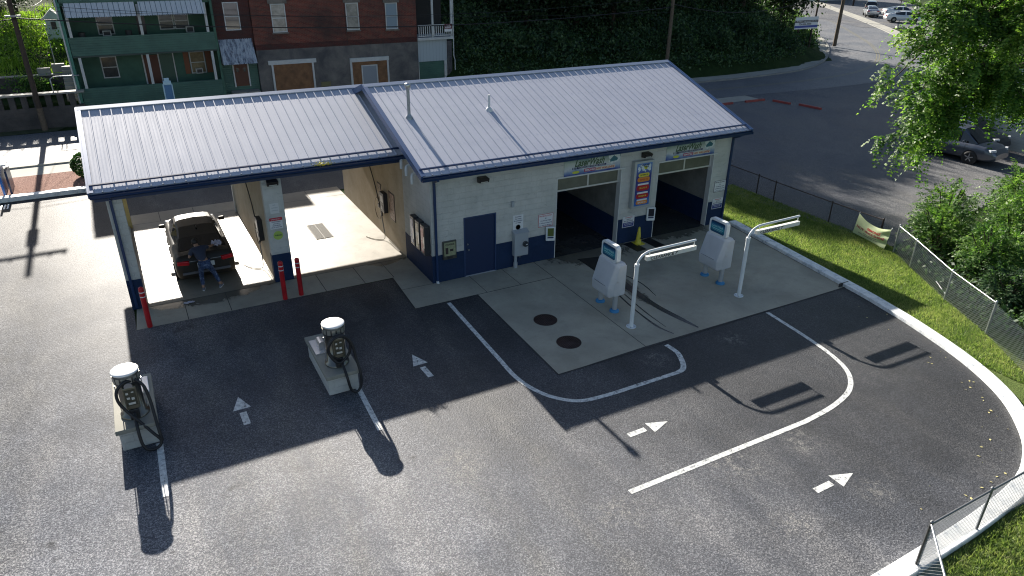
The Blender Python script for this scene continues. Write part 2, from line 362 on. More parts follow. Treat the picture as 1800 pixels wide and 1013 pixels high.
# hill boundary polyline (the hill lies to its left/behind)
HB=[(14.5,26.6),(45,26.4),(54,29.3),(60,35.5),(66,42.5),(73,51.5),(83,64.5),(100,82),(140,125)]
def hb_dist(x,y):
    best=1e9; sgn=1
    for (x0,y0),(x1,y1) in zip(HB[:-1],HB[1:]):
        dx,dy=x1-x0,y1-y0; t=max(0,min(1,((x-x0)*dx+(y-y0)*dy)/(dx*dx+dy*dy)))
        d=math.hypot(x-x0-t*dx,y-y0-t*dy)
        if d<best: best=d; sgn=1 if dx*(y-y0)-dy*(x-x0)>0 else -1
    return best*sgn
def ss(a,b,t): t=max(0,min(1,(t-a)/(b-a))); return t*t*(3-2*t)
def ground_h(x,y):
    h=0
    if y>26:
        if x>=14.5:
            d=hb_dist(x,y)
            if d>0: h=min(d*.50,17.5)
        elif x>-10.2:
            h=max(0,(y-41))*.5
            if x<0: h=max(0,(y-41))*(.5-.3*min(1,-x/10))
            h=min(h,22+.05*y)
        else:
            if y<29.7: h=0
            elif y<33.2: h=1.35
            else: h=2.35+.16*(y-33.2)
            h=min(h,14)
        if 10<x<14.5 and y>30: # blend behind the porch towards the steep bank
            t=ss(10,14.5,x); h2=min(17.5,max(0,hb_dist(14.5,y)*.5)); h=h*(1-t)+h2*t if y>41 else h2*t
    return h
xs=np.unique(np.concatenate([np.arange(-60,-14,3),[-10.6,-10.2,-10.1],np.arange(-14,110,1.5),np.arange(110,420,10),np.arange(-400,-60,20)]))
ys=np.unique(np.concatenate([np.arange(-300,-20,20),np.arange(-20,26,4),[26.4,29.68,29.72,33.18,33.22],np.arange(26.5,100,1.5),np.arange(100,420,10)]))
V=[];F=[]
for j,y in enumerate(ys):
    for i,x in enumerate(xs):
        h=ground_h(x,y); n=.25*math.sin(x*.9+y*.4)*math.sin(y*.7-x*.3) if h>2 else 0
        V.append((x,y,h+n-.02))
nx=len(xs)
for j in range(len(ys)-1):
    for i in range(nx-1): a=j*nx+i; F.append((a,a+1,a+nx+1,a+nx))
GR=NB('earth'); _n=GR.noise(.5,5,.7); _n2=GR.noise(9,4,.8); _c=GR.ramp(_n,[(.35,(.022,.045,.014)),(.6,(.04,.07,.02)),(.8,(.07,.06,.04))]); GR.out(GR.mix(GR.ramp(_n2,[(.35,0.),(.7,.7)]),_c,GR.mix(1.,_c,.4,'MULTIPLY')),.95,GR.bump(_n2,1,.1),.1)
struct(fast_mesh('ground',V,F,GR.m,smooth=False))
# grass lawns as sheets
def sheet(name,poly,z,m): return struct(MB().face([(x,y,z) for x,y in poly]).build(name,m))
kin=[(12.82,-.30),(12.1,-6.38),(11.85,-8.0),(11.55,-9.4),(10.98,-11.2),(10.24,-12.6),(9.3,-13.6),(8.39,-14.22),(7.2,-14.64),(5.4,-14.83),(3.47,-14.90),(1.5,-14.93),(-2,-14.95),(-8,-14.97)]
K=catmull(kin,6)
# lawn between kerb and fences and the lawn in front of the kerb
sheet('lawn',[(12.9,12),(16.75,12),(16.75,-4.9),(15.56,-6.45),(13.2,-10.55),(12.5,-12.2),(30,-30),(-8,-40),(-8,-15.1)]+[(p.x+.1,p.y-.05) for p in K[::-1]],-.008,GRASSM.m)
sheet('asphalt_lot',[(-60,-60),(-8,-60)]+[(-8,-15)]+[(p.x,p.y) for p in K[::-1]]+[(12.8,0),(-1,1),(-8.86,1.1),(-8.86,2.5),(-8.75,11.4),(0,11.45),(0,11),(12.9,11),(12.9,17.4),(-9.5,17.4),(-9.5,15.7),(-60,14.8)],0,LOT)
sheet('parking_lot',[(13.5,19.2),(16.75,-4.9),(22,-4.2),(28,-3.2),(33,-5.5),(45,-14),(70,-20),(90,10),(90,45),(62,22),(45,19.3)],-.004,LOTBACK)
# street: straight part then the bend going up to the right
cl=[(-80,24.6),(-30,24.8),(-8,24.8),(5,23.5),(14,22.0),(31,21.9),(38,21.6),(46,21.9),(53,23.8),(60,28.0),(67,34.0),(73,40.5),(80,48.5),(90,60.5),(103,77),(125,104)]
wd=[7.4,7.4,7.2,6.4,5.4,5.3,5.6,6.6,8.2,9.2,9.4,9.2,9,8.6,8.4,8]
CL=catmull(cl,5); WD=np.interp(np.arange(len(CL))/5,range(len(wd)),wd)
struct(strip(MB(),CL,list(WD),.004).build('street',STREET))
def offs(P,d):
    out=[]
    for i,p in enumerate(P):
        t=(P[min(i+1,len(P)-1)]-P[max(i-1,0)]).normalized(); dd=d[i] if hasattr(d,'__len__') else d
        out.append(Vector((p.x-t.y*dd,p.y+t.x*dd,0)))
    return out
i0=5*4
lk=offs(CL[i0:],[v/2+.12 for v in WD[i0:]])
struct(strip(MB(),lk,.2,-.01,0,.13).build('street_kerb',mat('kerb_concrete',(.28,.28,.26),.8,var=.3,vscale=2)))
struct(strip(MB(),offs(CL[i0:],[v/2+.95 for v in WD[i0:]]),1.45,.09).build('sidewalk',WALK))
rk=offs(CL[5*8:],[-(v/2+.1) for v in WD[5*8:]])
struct(strip(MB(),rk,.18,-.01,0,.12).build('street_kerb',MATS['kerb_concrete']))
struct(strip(MB(),offs(CL[5*8+8:],[-(v/2+.9) for v in WD[5*8+8:]]),1.5,.085).build('sidewalk',WALK))
YEL=mat('yellow_line_paint',(.22,.20,.13),.6,var=.45,vscale=6)
yl=MB(); strip(yl,offs(CL[i0:],.12),.10,.010); strip(yl,offs(CL[i0:],-.12),.10,.010); struct(yl.build('centre_line_marking',YEL))
sheet('sidewalk',[(-60,19.5),(-8,19.2),(13.4,18.0),(33,17.6),(33,19.1),(13.4,19.4),(-8,21.1),(-60,21.3)],.012,WALK)
sheet('mulch_bed',[(-40,16.1),(-9.3,16.0),(-9.0,17.4),(-9.3,19.2),(-40,19.45)],.06,MULCH.m)
struct(MB().box(-40,-9.2,15.55,15.95,-.01,.2).build('bed_kerb',KERBM.m,bevel=.02))
struct(MB().box(-40,-8.9,21.0,21.2,-.01,.08).build('street_kerb',WALK))
sheet('verge',[(-40,28.2),(-11.6,28.5),(-11.0,29.5),(-40,29.5)],.03,mat('verge_dirt',(.06,.075,.03),.95,var=.5,vscale=2,bump=1,bscale=15,bdist=.04))
# concrete aprons
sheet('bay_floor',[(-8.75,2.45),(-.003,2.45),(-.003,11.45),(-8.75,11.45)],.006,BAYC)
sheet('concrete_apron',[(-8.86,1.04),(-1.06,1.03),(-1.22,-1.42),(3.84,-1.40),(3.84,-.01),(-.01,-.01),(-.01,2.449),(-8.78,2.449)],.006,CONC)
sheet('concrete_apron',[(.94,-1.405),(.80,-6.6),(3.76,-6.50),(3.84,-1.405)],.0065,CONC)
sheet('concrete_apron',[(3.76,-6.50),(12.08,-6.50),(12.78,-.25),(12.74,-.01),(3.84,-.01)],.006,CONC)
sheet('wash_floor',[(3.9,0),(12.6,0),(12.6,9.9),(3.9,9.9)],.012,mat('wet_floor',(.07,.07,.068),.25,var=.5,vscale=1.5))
j=MB()
def jl(p,q,w=.022,z=.009): strip(j,[p,q],w,z)
jl((-8.8,2.44),(-.05,2.44));jl((3.84,0),(3.76,-6.5));jl((-1.2,-1.41),(3.84,-1.405),.03)
for x in (-7.45,-6.22,-3.3,-2.0,-1.0): jl((x,1.04),(x,2.44))
jl((-.01,-.01),(-1.15,.02),.018);jl((1.3,-1.4),(1.3,0),.018);jl((2.55,-1.4),(2.55,0),.018)
for x in (-7.5,-6.2,-2.9,-1.5): jl((x,10.25),(x,11.4))
jl((-8.7,10.25),(0,10.25));jl((12.0,-6.45),(12.08,-6.5),.02);jl((-1.2,-1.42),(-1.06,1.03),.04);jl((.94,-1.4),(.8,-6.6),.04)
jl((.8,-6.6),(12.08,-6.5),.035)
struct(j.build('slab_joints',JOINT))
# painted kerb
ko=MB(); strip(ko,K,.36,-.01,-1*-1,.13)
struct(MB().face([(88,62,.02),(120,88,.02),(135,80,.02),(108,50,.02),(90,42,.02),(82,47,.02)]).build('side_lot',LOTBACK))
# side: outside of the lot is on the left of travel (travel goes towards -y then -x) -> choose sign by test
struct(ko.build('painted_kerb',KERBM.m,bevel=.02))
struct(MB().obox((12.13,-6.40,.066),(.44,.02,.135)).build('kerb_joint',JOINT))
# painted markings
def mline(pts,w,z=.005,k=6): 
    m=MB(); strip(m,catmull(pts,k) if len(pts)>2 else pts,w,z); return struct(m.build('lane_marking',PAINT.m))
mline([(-.11,-1.5),(-.17,-3.4),(-.22,-4.96),(-.25,-6.2),(-.08,-6.98),(.22,-7.5),(.68,-7.86),(1.4,-7.96),(2.5,-7.97),(3.72,-7.97)],.13)
mline([(3.72,-7.97),(3.93,-7.9),(4.12,-7.68),(4.33,-7.25),(4.36,-6.98),(4.34,-6.7)],.15)
mline([(8.42,-6.6),(8.28,-8.2),(8.1,-9.3),(7.75,-10.1),(7.1,-10.65),(6.2,-10.93),(5.2,-11.05),(4.4,-11.07),(-.21,-11.07)],.13)
mline([(-8.70,-4.82),(-8.73,-6.75)],.14); mline([(-4.06,-4.76),(-4.13,-6.68)],.13)
def arrow(cx,cy,ang,s=1):
    m=MB(); c,sn=math.cos(ang),math.sin(ang)
    f=lambda a,b:(cx+c*a*s-sn*b*s,cy+sn*a*s+c*b*s,.005)
    m.face([f(-.21,-.02),f(.21,-.02),f(0,.56)][::1]); m.face([f(-.075,-.70),f(.085,-.70),f(.075,-.16),f(-.085,-.16)])
    return struct(m.build('arrow_marking',PAINT.m))
arrow(-6.83,-4.33,0.0); arrow(-2.24,-4.44,.03); arrow(1.55,-9.53,-pi/2,.92); arrow(3.93,-12.85,-pi/2,.94)
# dark wet streaks on the apron
WET=mat('wet_stain',(.05,.05,.047),.22,var=.4,vscale=3)
wt=MB()
def stain(pts,ws,z): strip(wt,catmull(pts,6),list(np.interp(np.arange((len(pts)-1)*6+1)/6,range(len(ws)),ws)),z)
stain([(5.9,-.6),(5.65,-1.9),(5.62,-3.2),(5.6,-4.6),(5.72,-5.6),(5.85,-6.35)],[1.1,.55,.3,.22,.2,.05],.0085)
stain([(5.2,-2.4),(5.02,-3.4),(4.85,-4.6),(4.8,-5.7),(4.95,-6.3)],[.04,.07,.05,.09,.03],.0086)
stain([(5.35,-2.6),(5.2,-3.6),(5.05,-4.8),(5.0,-5.9)],[.03,.04,.05,.02],.0087)
stain([(6.0,-2.0),(6.2,-3.1),(6.05,-4.1)],[.05,.05,.02],.0088)
struct(wt.build('wet_streaks',WET))
# ================================================================== CAR WASH
WB=blockwall('white_block',(.56,.56,.53),(.42,.425,.40),crack=.6,bump=.9)
TAN=blockwall('tan_block',(.50,.43,.33),(.38,.31,.22),bump=.35,crack=.4)
BLUEW=blockwall('blue_block',(.010,.030,.085),(.007,.021,.06),bump=.5,crack=.3)
ROOF=NB('roof_metal'); _n=ROOF.noise(.8,4,.6); _n2=ROOF.noise(1.0,3,.6,vec=ROOF.map((6,.5,1)))
_c=ROOF.mix(ROOF.ramp(_n,[(.3,0.),(.7,1.)]),(.43,.45,.53),(.49,.505,.58)); ROOF.out(ROOF.mix(ROOF.ramp(_n2,[(.4,0.),(.75,.35)]),_c,(.52,.53,.58)),ROOF.ramp(_n2,[(.3,.60),(.7,.66)]),None,.3); ROOF.b.inputs['Metallic'].default_value=.0
ROOF=ROOF.m
H=3.53; PITCH=.342
bld=thing('car_wash_building',(0,0,0),'white block car wash with blue base, ribbed metal roof and two drive-in doorways','building')
w_=MB()
T=.22
openings=[(4.69,7.44),(9.10,11.83)]; HO=2.94; DX=(1.14,2.34); DH=2.13; hb=.98
def front(mb,z0,z1,y0,y1):
    cuts=[0,DX[0],DX[1]]+[v for o in openings for v in o]+[12.75]
    for a,b in zip(cuts[:-1],cuts[1:]):
        lo=z0; top=None
        if (a,b)==DX: top=DH
        if (a,b) in openings: top=HO
        lo=max(z0,top) if top else z0
        if lo<z1: mb.box(a,b,y0,y1,lo,z1)
front(w_,hb,H+.28,0,T)
w_.box(0,T,T,2.46,hb,H+.35); w_.box(12.53,12.75,T,10.2,hb,H+.35); w_.box(T,12.53,9.98,10.2,0,H+.35)
# gable walls
for x0,x1 in((.0,T),(12.53,12.75)):
    w_.add([(x0,0.01,H+.35),(x1,0.01,H+.35),(x1,10.19,H+.35),(x0,10.19,H+.35),(x0,5.1,5.52),(x1,5.1,5.52)],[(0,1,5,4),(2,3,4,5),(0,4,3),(1,2,5)])
w_.build('wall',WB,bld)
for a,b in ((-.004,DX[0]),(DX[1],openings[0][0]),(openings[0][1],openings[1][0]),(openings[1][1],12.754)): MB().box(a,b,-.004,T,0,hb).build('blue_base_band',BLUEW,bld)
MB().box(-.004,T,T,2.46,0,hb).build('blue_base_band',BLUEW,bld); MB().box(12.53,12.754,T,10.2,0,hb).build('blue_base_band',BLUEW,bld)
MB().box(.0,T,2.46,10.2,0,H+.35).build('bay_wall',TAN,bld,label='tan painted block wall facing the wash bay')
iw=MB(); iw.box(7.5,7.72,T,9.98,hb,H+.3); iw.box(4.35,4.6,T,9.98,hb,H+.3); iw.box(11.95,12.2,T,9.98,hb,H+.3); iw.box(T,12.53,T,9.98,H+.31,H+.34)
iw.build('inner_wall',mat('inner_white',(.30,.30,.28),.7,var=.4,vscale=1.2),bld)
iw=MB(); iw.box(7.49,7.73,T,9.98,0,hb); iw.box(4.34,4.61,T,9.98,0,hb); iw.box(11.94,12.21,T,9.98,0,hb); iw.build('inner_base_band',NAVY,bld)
def ribbed(x0,x1,ya,za,yb,zb,th=.03,pitch=.305):
    """ribbed sheet running from the eave (ya,za) to the ridge (yb,zb)"""
    mb=MB(); n=int(round((x1-x0)/pitch)); p=(x1-x0)/n; prof=[]
    for i in range(n):
        a=x0+i*p
        prof+=[(a,0),(a+.010,.033),(a+.036,.033),(a+.05,0),(a+.125,0),(a+.133,.003),(a+.145,.003),(a+.153,0),(a+.215,0),(a+.223,.003),(a+.235,.003),(a+.243,0)]
    prof.append((x1,0))
    L=math.hypot(yb-ya,zb-za); ny,nz=-(zb-za)/L,(yb-ya)/L
    if nz<0: ny,nz=-ny,-nz
    r0=[(x,ya+h*ny,za+h*nz) for x,h in prof]; r1=[(x,yb+h*ny,zb+h*nz) for x,h in prof]
    ns=int(L/1.15); rs=random.Random(int(x0*7))
    for i in range(n):
        for kx in (.062,.19):
            for q in range(ns+1 if x0>-1 else 0):
                tt=(.35+q*1.15)/L+rs.uniform(-.002,.002)
                if tt<.97: mb.obox((x0+i*p+kx,ya+(yb-ya)*tt+ny*.006,za+(zb-za)*tt+nz*.006),(.013,.013,.008),rot=(math.atan2(zb-za,yb-ya),0,0))
    k=len(prof); mb.add(r0+r1,[(i,i+1,k+i+1,k+i) for i in range(k-1)])
    u0=[(x,y-ny*th,z-nz*th) for (x,y,z) in ((x0,ya,za),(x1,ya,za),(x1,yb,zb),(x0,yb,zb))]
    mb.add(u0,[(0,1,2,3)]); return mb
def roofset(par,x0,x1,ye,ze,yr,yb,left=True,right=True):
    zr=ze+PITCH*(yr-ye)
    rf=ribbed(x0,x1,ye,ze,yr,zr).build('roof_front_slope',ROOF,par)
    ribbed(x0,x1,yb,ze,yr,zr).build('roof_back_slope',ROOF,par)
    # ridge cap
    rc=MB()
    for s in(-1,1):
        y1=yr+s*.17; z1=zr-.17*PITCH
        rc.add([(x0-.03,yr,zr+.055),(x1+.03,yr,zr+.055),(x1+.03,y1,z1+.045),(x0-.03,y1,z1+.045),(x0-.03,yr,zr+.035),(x1+.03,yr,zr+.035),(x1+.03,y1,z1+.018),(x0-.03,y1,z1+.018)],[(0,1,2,3),(4,7,6,5),(3,2,6,7),(0,3,7,4),(1,5,6,2)])
    rc.build('ridge_cap',mat('ridge_metal',(.36,.40,.48),.35,metal=.4),par)
    # rake trim
    for x,on in((x0,left),(x1,right)):
        rk=MB()
        if not on: continue
        sg=-1 if x==x0 else 1
        for (y0,y1) in((ye-.02,yr),(yb+.02,yr)):
            z0=ze-.007; dy=(y1-y0); L=math.hypot(dy,zr-z0); 
            rk.bar((x+sg*.025,y0,z0-.045),(x+sg*.025,y1,zr-.045),.05,.19)
            rk.bar((x-sg*.045,y0,z0+.036),(x-sg*.045,y1,zr+.036),.12,.012)
        rk.build('rake_trim',mat('rake_blue',(.05,.10,.22),.35,metal=.2),par)
    # fascia and gutter
    MB().box(x0,x1,ye+.06,ye+.10,ze-.20,ze-.04).build('fascia',NAVYTRIM,par); MB().box(x0,x1,yb-.10,yb-.06,ze-.20,ze-.04).build('fascia',NAVYTRIM,par)
    g=MB(); gy=ye-.012; gz=ze-.045
    pr=[(gy+.06,gz),(gy+.06,gz-.11),(gy-.04,gz-.11),(gy-.055,gz-.05),(gy-.085,gz-.02),(gy-.085,gz),(gy-.075,gz),(gy-.075,gz-.012),(gy-.045,gz-.045),(gy-.032,gz-.10),(gy+.05,gz-.10),(gy+.05,gz)]
    g.loft([[(x0-.02,a,b) for a,b in pr],[(x1+.02,a,b) for a,b in pr]],True,False,False)
    for x in(x0-.02,x1+.015): g.box(x,x+.006,gy-.085,gy+.06,gz-.11,gz)
    n=int((x1-x0)/.8)
    for i in range(1,n): xx=x0+(x1-x0)*i/n; g.box(xx,xx+.025,gy-.088,gy+.055,gz-.001,gz+.006)
    g.build('gutter',NAVYTRIM,par)
    # snow guard rail across the ribs
    ny,nz=-PITCH/math.hypot(1,PITCH),1/math.hypot(1,PITCH)
    ry=ye+.30; rz=ze+PITCH*.30
    sg=MB(); M=Matrix(((1,0,0),(0,nz,ny),(0,-ny*1,nz))).transposed()
    M=Matrix.Rotation(math.atan(PITCH),3,'X')
    c=Vector((0,ny,nz))
    p=Vector(((x0+x1)/2,ry,rz))
    sg.obox(p+c*.0385,(x1-x0-.04,.006,.050),M=M); sg.obox(p+c*.0665+Vector((0,.02*nz,.0)),(x1-x0-.04,.045,.006),M=M)
    sg.build('snow_guard_rail',NAVYTRIM,par)
    return zr
YE=-.42; ZE=3.835; YR=4.9
roofset(bld,-.38,13.15,YE,ZE,YR,10.62)
MB().box(-.34,13.1,YE+.10,.0,ZE-.17,ZE-.155).build('soffit',NAVYTRIM,bld)
# roof screws (tiny) are surface pattern; vent pipes
vp=MB(); vp.cyl((.46,2.71,4.88),(.46,2.71,5.92),.055,n=16); vp.lathe((.46,2.71,4.90),[(.13,-.04),(.12,.03),(.07,.10),(.056,.13)]); 
v1=vp.build('vent_pipe',GALV,bld); MB().lathe((.46,2.71,5.86),[(.085,0),(.10,.03),(.10,.12),(.085,.17),(.0,.18)]).build('vent_cap',STEEL,v1)
vp=MB(); vp.cyl((3.43,2.67,4.86),(3.43,2.67,5.42),.045,n=16); vp.lathe((3.43,2.67,4.89),[(.14,-.05),(.12,.03),(.07,.09),(.046,.11)]); vp.build('vent_pipe',mat('pale_pipe',(.65,.66,.66),.4),bld)
# steel door
d=MB().box(1.19,2.29,.03,.075,.015,2.09).build('door',mat('door_blue',(.009,.024,.075),.4),bld,bevel=.004)
MB().cyl((1.30,.03,.98),(1.30,-.035,.98),.014).lathe((1.30,-.045,.98),[(0,-.03),(.028,-.015),(.028,.015),(0,.03)],12).cyl((1.29,.03,1.16),(1.29,.005,1.16),.025).build('door_handle',STEEL,d)
MB().box(1.14,1.19,-.012,.1,0,2.13).box(2.29,2.34,-.012,.1,0,2.13).box(1.19,2.29,-.012,.1,2.09,2.13).build('door_frame',mat('frame_blue',(.02,.045,.12),.4),bld)
MB().box(1.14,2.34,-.03,.06,.0,.014).build('door_sill',mat('sill',(.5,.5,.5),.5),bld)
# overhead doors, raised: only the lowest glazed section shows
ALU=mat('aluminium',(.55,.56,.54),.4,metal=.4); LITE=mat('door_lite',(.14,.145,.11),.35,var=.35,vscale=1.2)
for a,b in openings:
    gd=MB()
    for z0,z1 in((2.43,2.485),(2.90,2.95)): gd.box(a+.03,b-.03,.12,.165,z0,z1)
    m=(a+b)/2
    for x in(a+.03,m-.03,b-.09): gd.box(x,x+.06,.122,.163,2.486,2.899)
    g=gd.build('overhead_door',ALU,bld)
    MB().box(a+.09,m-.03,.135,.15,2.486,2.90).build('door_lite',LITE,g); MB().box(m+.03,b-.09,.135,.15,2.486,2.90).build('door_lite',LITE,g)
    MB().box(a,a+.03,-.006,T+.01,0,HO).box(b-.03,b,-.006,T+.01,0,HO).box(a-.02,b+.12,-.03,.0,HO,HO+.045).build('door_jamb',mat('jamb_white',(.55,.56,.55),.5),bld)
    # spray arch inside
    MB().tube([(a+.9,4,0),(a+.9,4,2.6),(a+1.1,4,2.8),(b-.9,4,2.8)],.05).tube([(a+.95,4.1,.9),(a+.95,4.1,2.5)],.08).build('spray_arm',mat('arm_grey',(.3,.3,.3),.5),bld)
# downspouts
def spout(par,x,y,z0,z1,dx=0,w=.075):
    m=MB(); m.box(x-w/2,x+w/2,y-w,y,z0,z1); m.bar((x,y-.04,z1-.03),(x+dx,y-.40,z1+.12),w,.06); return m.build('downspout',NAVYTRIM,par,bevel=.008)
spout(bld,.14,-.005,.08,3.52,.0); spout(bld,12.66,-.005,.08,3.52,.0)
MB().cyl((.14,-.045,.09),(.14,-.045,0),.045).cyl((.14,-.045,.05),(.14,-.12,.03),.035).build('downspout_shoe',WHITE,bld)
# ---------------- self-service bays
bay=thing('wash_bay_canopy',(-4.4,6,0),'open self service wash bays with ribbed roof on white and blue block pillars','building')
XL=-9.2
roofset(bay,XL,-.012,2.0,3.90,6.35,10.70,right=False)
pl=MB(); pb=MB()
def pillar(x0,x1,y0,y1,ztop):
    pl.box(x0,x1,y0,y1,hb,ztop); pb.box(x0-.003,x1+.003,y0-.003,y1+.003,0,hb)
PB=[]
for x0,x1,y0,y1 in((-8.88,-8.47,2.46,2.86),(-4.61,-4.01,2.46,2.72)):
    MB().box(x0,x1,y0,y1,hb,3.62).build('pillar',WB,bay); MB().box(x0-.004,x1+.004,y0-.004,y1+.004,0,hb).build('pillar_base',BLUEW,bay,label='blue painted foot of the pillar')
MB().box(-4.60,-4.38,2.72,10.2,0,3.62).build('centre_wall',TAN,bay,label='tan block wall between the two bays')
MB().box(-4.66,-4.32,10.0,10.22,.0,3.62).build('pillar',WB,bay)
MB().box(-8.86,-8.52,9.9,10.2,0,3.62).build('rear_pillar',mat('yellow_block',(.55,.42,.16),.7,var=.25,vscale=3,bump=.5,bscale=14),bay,label='tan yellow rear pillar')
MB().box(-8.84,-8.60,2.86,9.9,0,.10).build('bay_kerb',CONC,bay)
MB().box(XL+.05,-.02,2.40,2.62,3.52,3.76).build('beam',NAVYTRIM,bay); MB().box(XL+.05,-.02,10.06,10.28,3.52,3.76).build('beam',NAVYTRIM,bay)
MB().box(XL+.02,-.02,2.06,2.40,3.70,3.715).build('soffit',NAVYTRIM,bay)
for x in(XL+.06,-.25):
    g=MB(); zt=3.9+PITCH*4.35
    g.add([(x,2.5,3.76),(x+.12,2.5,3.76),(x+.12,10.2,3.76),(x,10.2,3.76),(x,6.35,zt-.06),(x+.12,6.35,zt-.06)],[(0,1,5,4),(2,3,4,5),(0,4,3),(1,2,5),(0,3,2,1)]); g.build('gable',NAVYTRIM,bay)
MB().box(XL+.1,-.03,2.62,10.06,3.66,3.70).build('ceiling',mat('bay_ceiling',(.5,.5,.48),.6),bay)
spout(bay,-8.76,2.455,.08,3.6,0)
# ================================================================== THINGS ON AND ROUND THE CAR WASH
RED=mat('red_paint',(.50,.012,.02),.35,var=.3,vscale=5)
def bollard(x,y,hh,label,side):
    t=thing('bollard',(x,y,0),label,'bollard','red bollards guarding the bay pillars')
    MB().cyl((x,y,0),(x,y,hh),.075,n=20).lathe((x,y,hh),[(.075,0),(.065,.03),(.04,.05),(0,.06)],20).build('post',RED,t)
    for z in(hh-.12,hh-.26): MB().cyl((x,y,z),(x,y,z+.03),.078,n=20,caps=False).build('white_band',WHITE,t)
    return t
bollard(-8.50,1.10,1.24,'leftmost red steel bollard with two white bands, standing before the outer pillar','l')
bollard(-4.60,1.10,1.26,'red bollard in front of the centre pillar, left one of the pair','c')
bollard(-4.08,1.16,1.24,'red bollard beside the centre pillar, right one of the pair nearest the empty bay','r')
# ---- vacuum islands
SPL=blockwall('split_block',(.60,.60,.57),(.42,.42,.40),bump=1.0,crack=.2)
SLAB=concrete('cap_slab',(.33,.32,.27),(.24,.235,.20),.8,.4)
CHROME=mat('bright_steel',(.8,.8,.8),.32,metal=1)
def vac(x0,label,kind):
    cx=x0+.42
    isl=thing('vacuum_island',(cx,-3.79,0),('left' if kind==1 else 'right')+' raised white block island carrying a vacuum, '+('beside the sunlit asphalt at far left' if kind==1 else 'between the two painted straight arrows'),'island','block islands under the vacuums')
    MB().box(x0+.03,x0+.80,-4.78,-2.72,0,.50).build('block_base',SPL,isl,bevel=.02)
    MB().box(x0-.02,x0+.84,-4.88,-2.66,.501,.61).build('cap_slab',SLAB,isl,bevel=.012)
    t=thing('vacuum',(cx,-4.3,.61),label,'vacuum','coin vacuums on their islands')
    cy=-4.28; z=.61
    MB().lathe((cx,cy,z),[(.30,0),(.30,.05),(.235,.07),(.235,.88)],32).build('canister',mat('canister_steel',(.20,.19,.17),.28,metal=1),t)
    b=MB(); b.lathe((cx,cy,z),[(.245,.86),(.27,.88),(.27,1.10),(.26,1.11)],32)
    bd=b.build('band',mat('band_dark',(.10,.10,.10),.3,metal=.6),t)
    w_=MB()
    for i in range(14):
        a=2*pi*i/14; w_.obox((cx+math.cos(a)*.272,cy+math.sin(a)*.272,z+.99),(.008,.085,.13),rot=(0,0,a))
    w_.build('band_windows',mat('band_pane',(.38,.37,.32),.3,metal=.5),bd)
    MB().lathe((cx,cy,z),[(.272,1.10),(.285,1.12),(.285,1.14),(.27,1.152),(.15,1.166),(0,1.17)],40,caps=False).build('lid',mat('lid_steel',(.85,.85,.84),.42,metal=.5),t)
    MB().box(cx-.13,cx+.15,cy-.33,cy-.20,z+.30,z+.86).build('coin_box',mat('coin_box',(.20,.18,.13),.35,metal=.6),t,bevel=.02)
    cb=MB(); cb.box(cx-.10,cx+.12,cy-.338,cy-.33,z+.40,z+.80); c=cb.build('control_panel',mat('panel_olive',(.06,.055,.035),.4),t)
    p=MB(); 
    for dx,dz,sx,sz in((-.05,.72,.05,.05),(.06,.74,.05,.03),(-.04,.60,.06,.05),(.05,.58,.06,.06),(.01,.46,.14,.05)): p.box(cx+dx-sx/2,cx+dx+sx/2,cy-.346,cy-.338,z+dz-sz/2,z+dz+sz/2)
    p.build('buttons',mat('button_pale',(.55,.53,.48),.4),c)
    MB().cyl((cx+.01,cy-.325,z+.88),(cx+.01,cy-.29,z+.88),.085,n=20).build('badge',mat('badge',(.30,.28,.28),.4,metal=.4),t)
    MB().obox((cx,cy-.27,z+.16),(.2,.12,.26)).build('hose_holder',DARK,t,bevel=.02)
    if kind==2:
        pts=[(cx+.0,cy-.30,z+.25),(cx-.20,cy-.36,z+.42),(cx-.26,cy-.38,z+.66),(cx-.12,cy-.40,z+.90),(cx+.10,cy-.41,z+.93),(cx+.27,cy-.42,z+.72),(cx+.22,cy-.42,z+.42),(cx+.0,cy-.42,z+.22),(cx-.16,cy-.42,z+.32),(cx-.27,cy-.36,z+.62),(cx-.1,cy-.34,z+.92),(cx+.14,cy-.42,z+.95),(cx+.30,cy-.46,z+.72),(cx+.36,cy-.52,z+.3),(cx+.40,cy-.66,z-.05),(cx+.38,cy-.70,z-.38),(cx+.26,cy-.72,z-.54),(cx+.12,cy-.70,z-.45),(cx+.06,cy-.66,z-.1),(cx+.04,cy-.46,z+.12),(cx+.0,cy-.32,z+.2)]
    else:
        pts=[(cx+.10,cy-.22,z+.95),(cx-.04,cy-.30,z+1.0),(cx-.22,cy-.34,z+.85),(cx-.24,cy-.38,z+.6),(cx-.12,cy-.42,z+.32),(cx+.06,cy-.52,z+.08),(cx+.26,cy-.66,z-.2),(cx+.40,cy-.74,z-.42),(cx+.30,cy-.76,z-.56),(cx+.12,cy-.76,z-.56),(cx+.02,cy-.72,z-.4),(cx+.0,cy-.62,z-.05),(cx+.0,cy-.40,z+.15),(cx,cy-.34,z+.2)]
        pts2=[(cx+.16,cy-.22,z+.98),(cx+.30,cy-.28,z+.8),(cx+.36,cy-.36,z+.45),(cx+.38,cy-.52,z+.1),(cx+.40,cy-.70,z-.2),(cx+.42,cy-.74,z-.42)]
        MB().tube(catmull(pts2,5),.034,n=10).build('hose',BLACK,t)
    MB().tube(catmull(pts,5),.034,n=10).build('hose',BLACK,t)
    MB().tube([(cx-.26,cy+.02,z+.1),(cx-.27,cy,z+.8)],.012).tube([(cx+.26,cy+.05,z+.05),(cx+.27,cy+.05,z+.85)],.012).build('strap',CHROME,t)
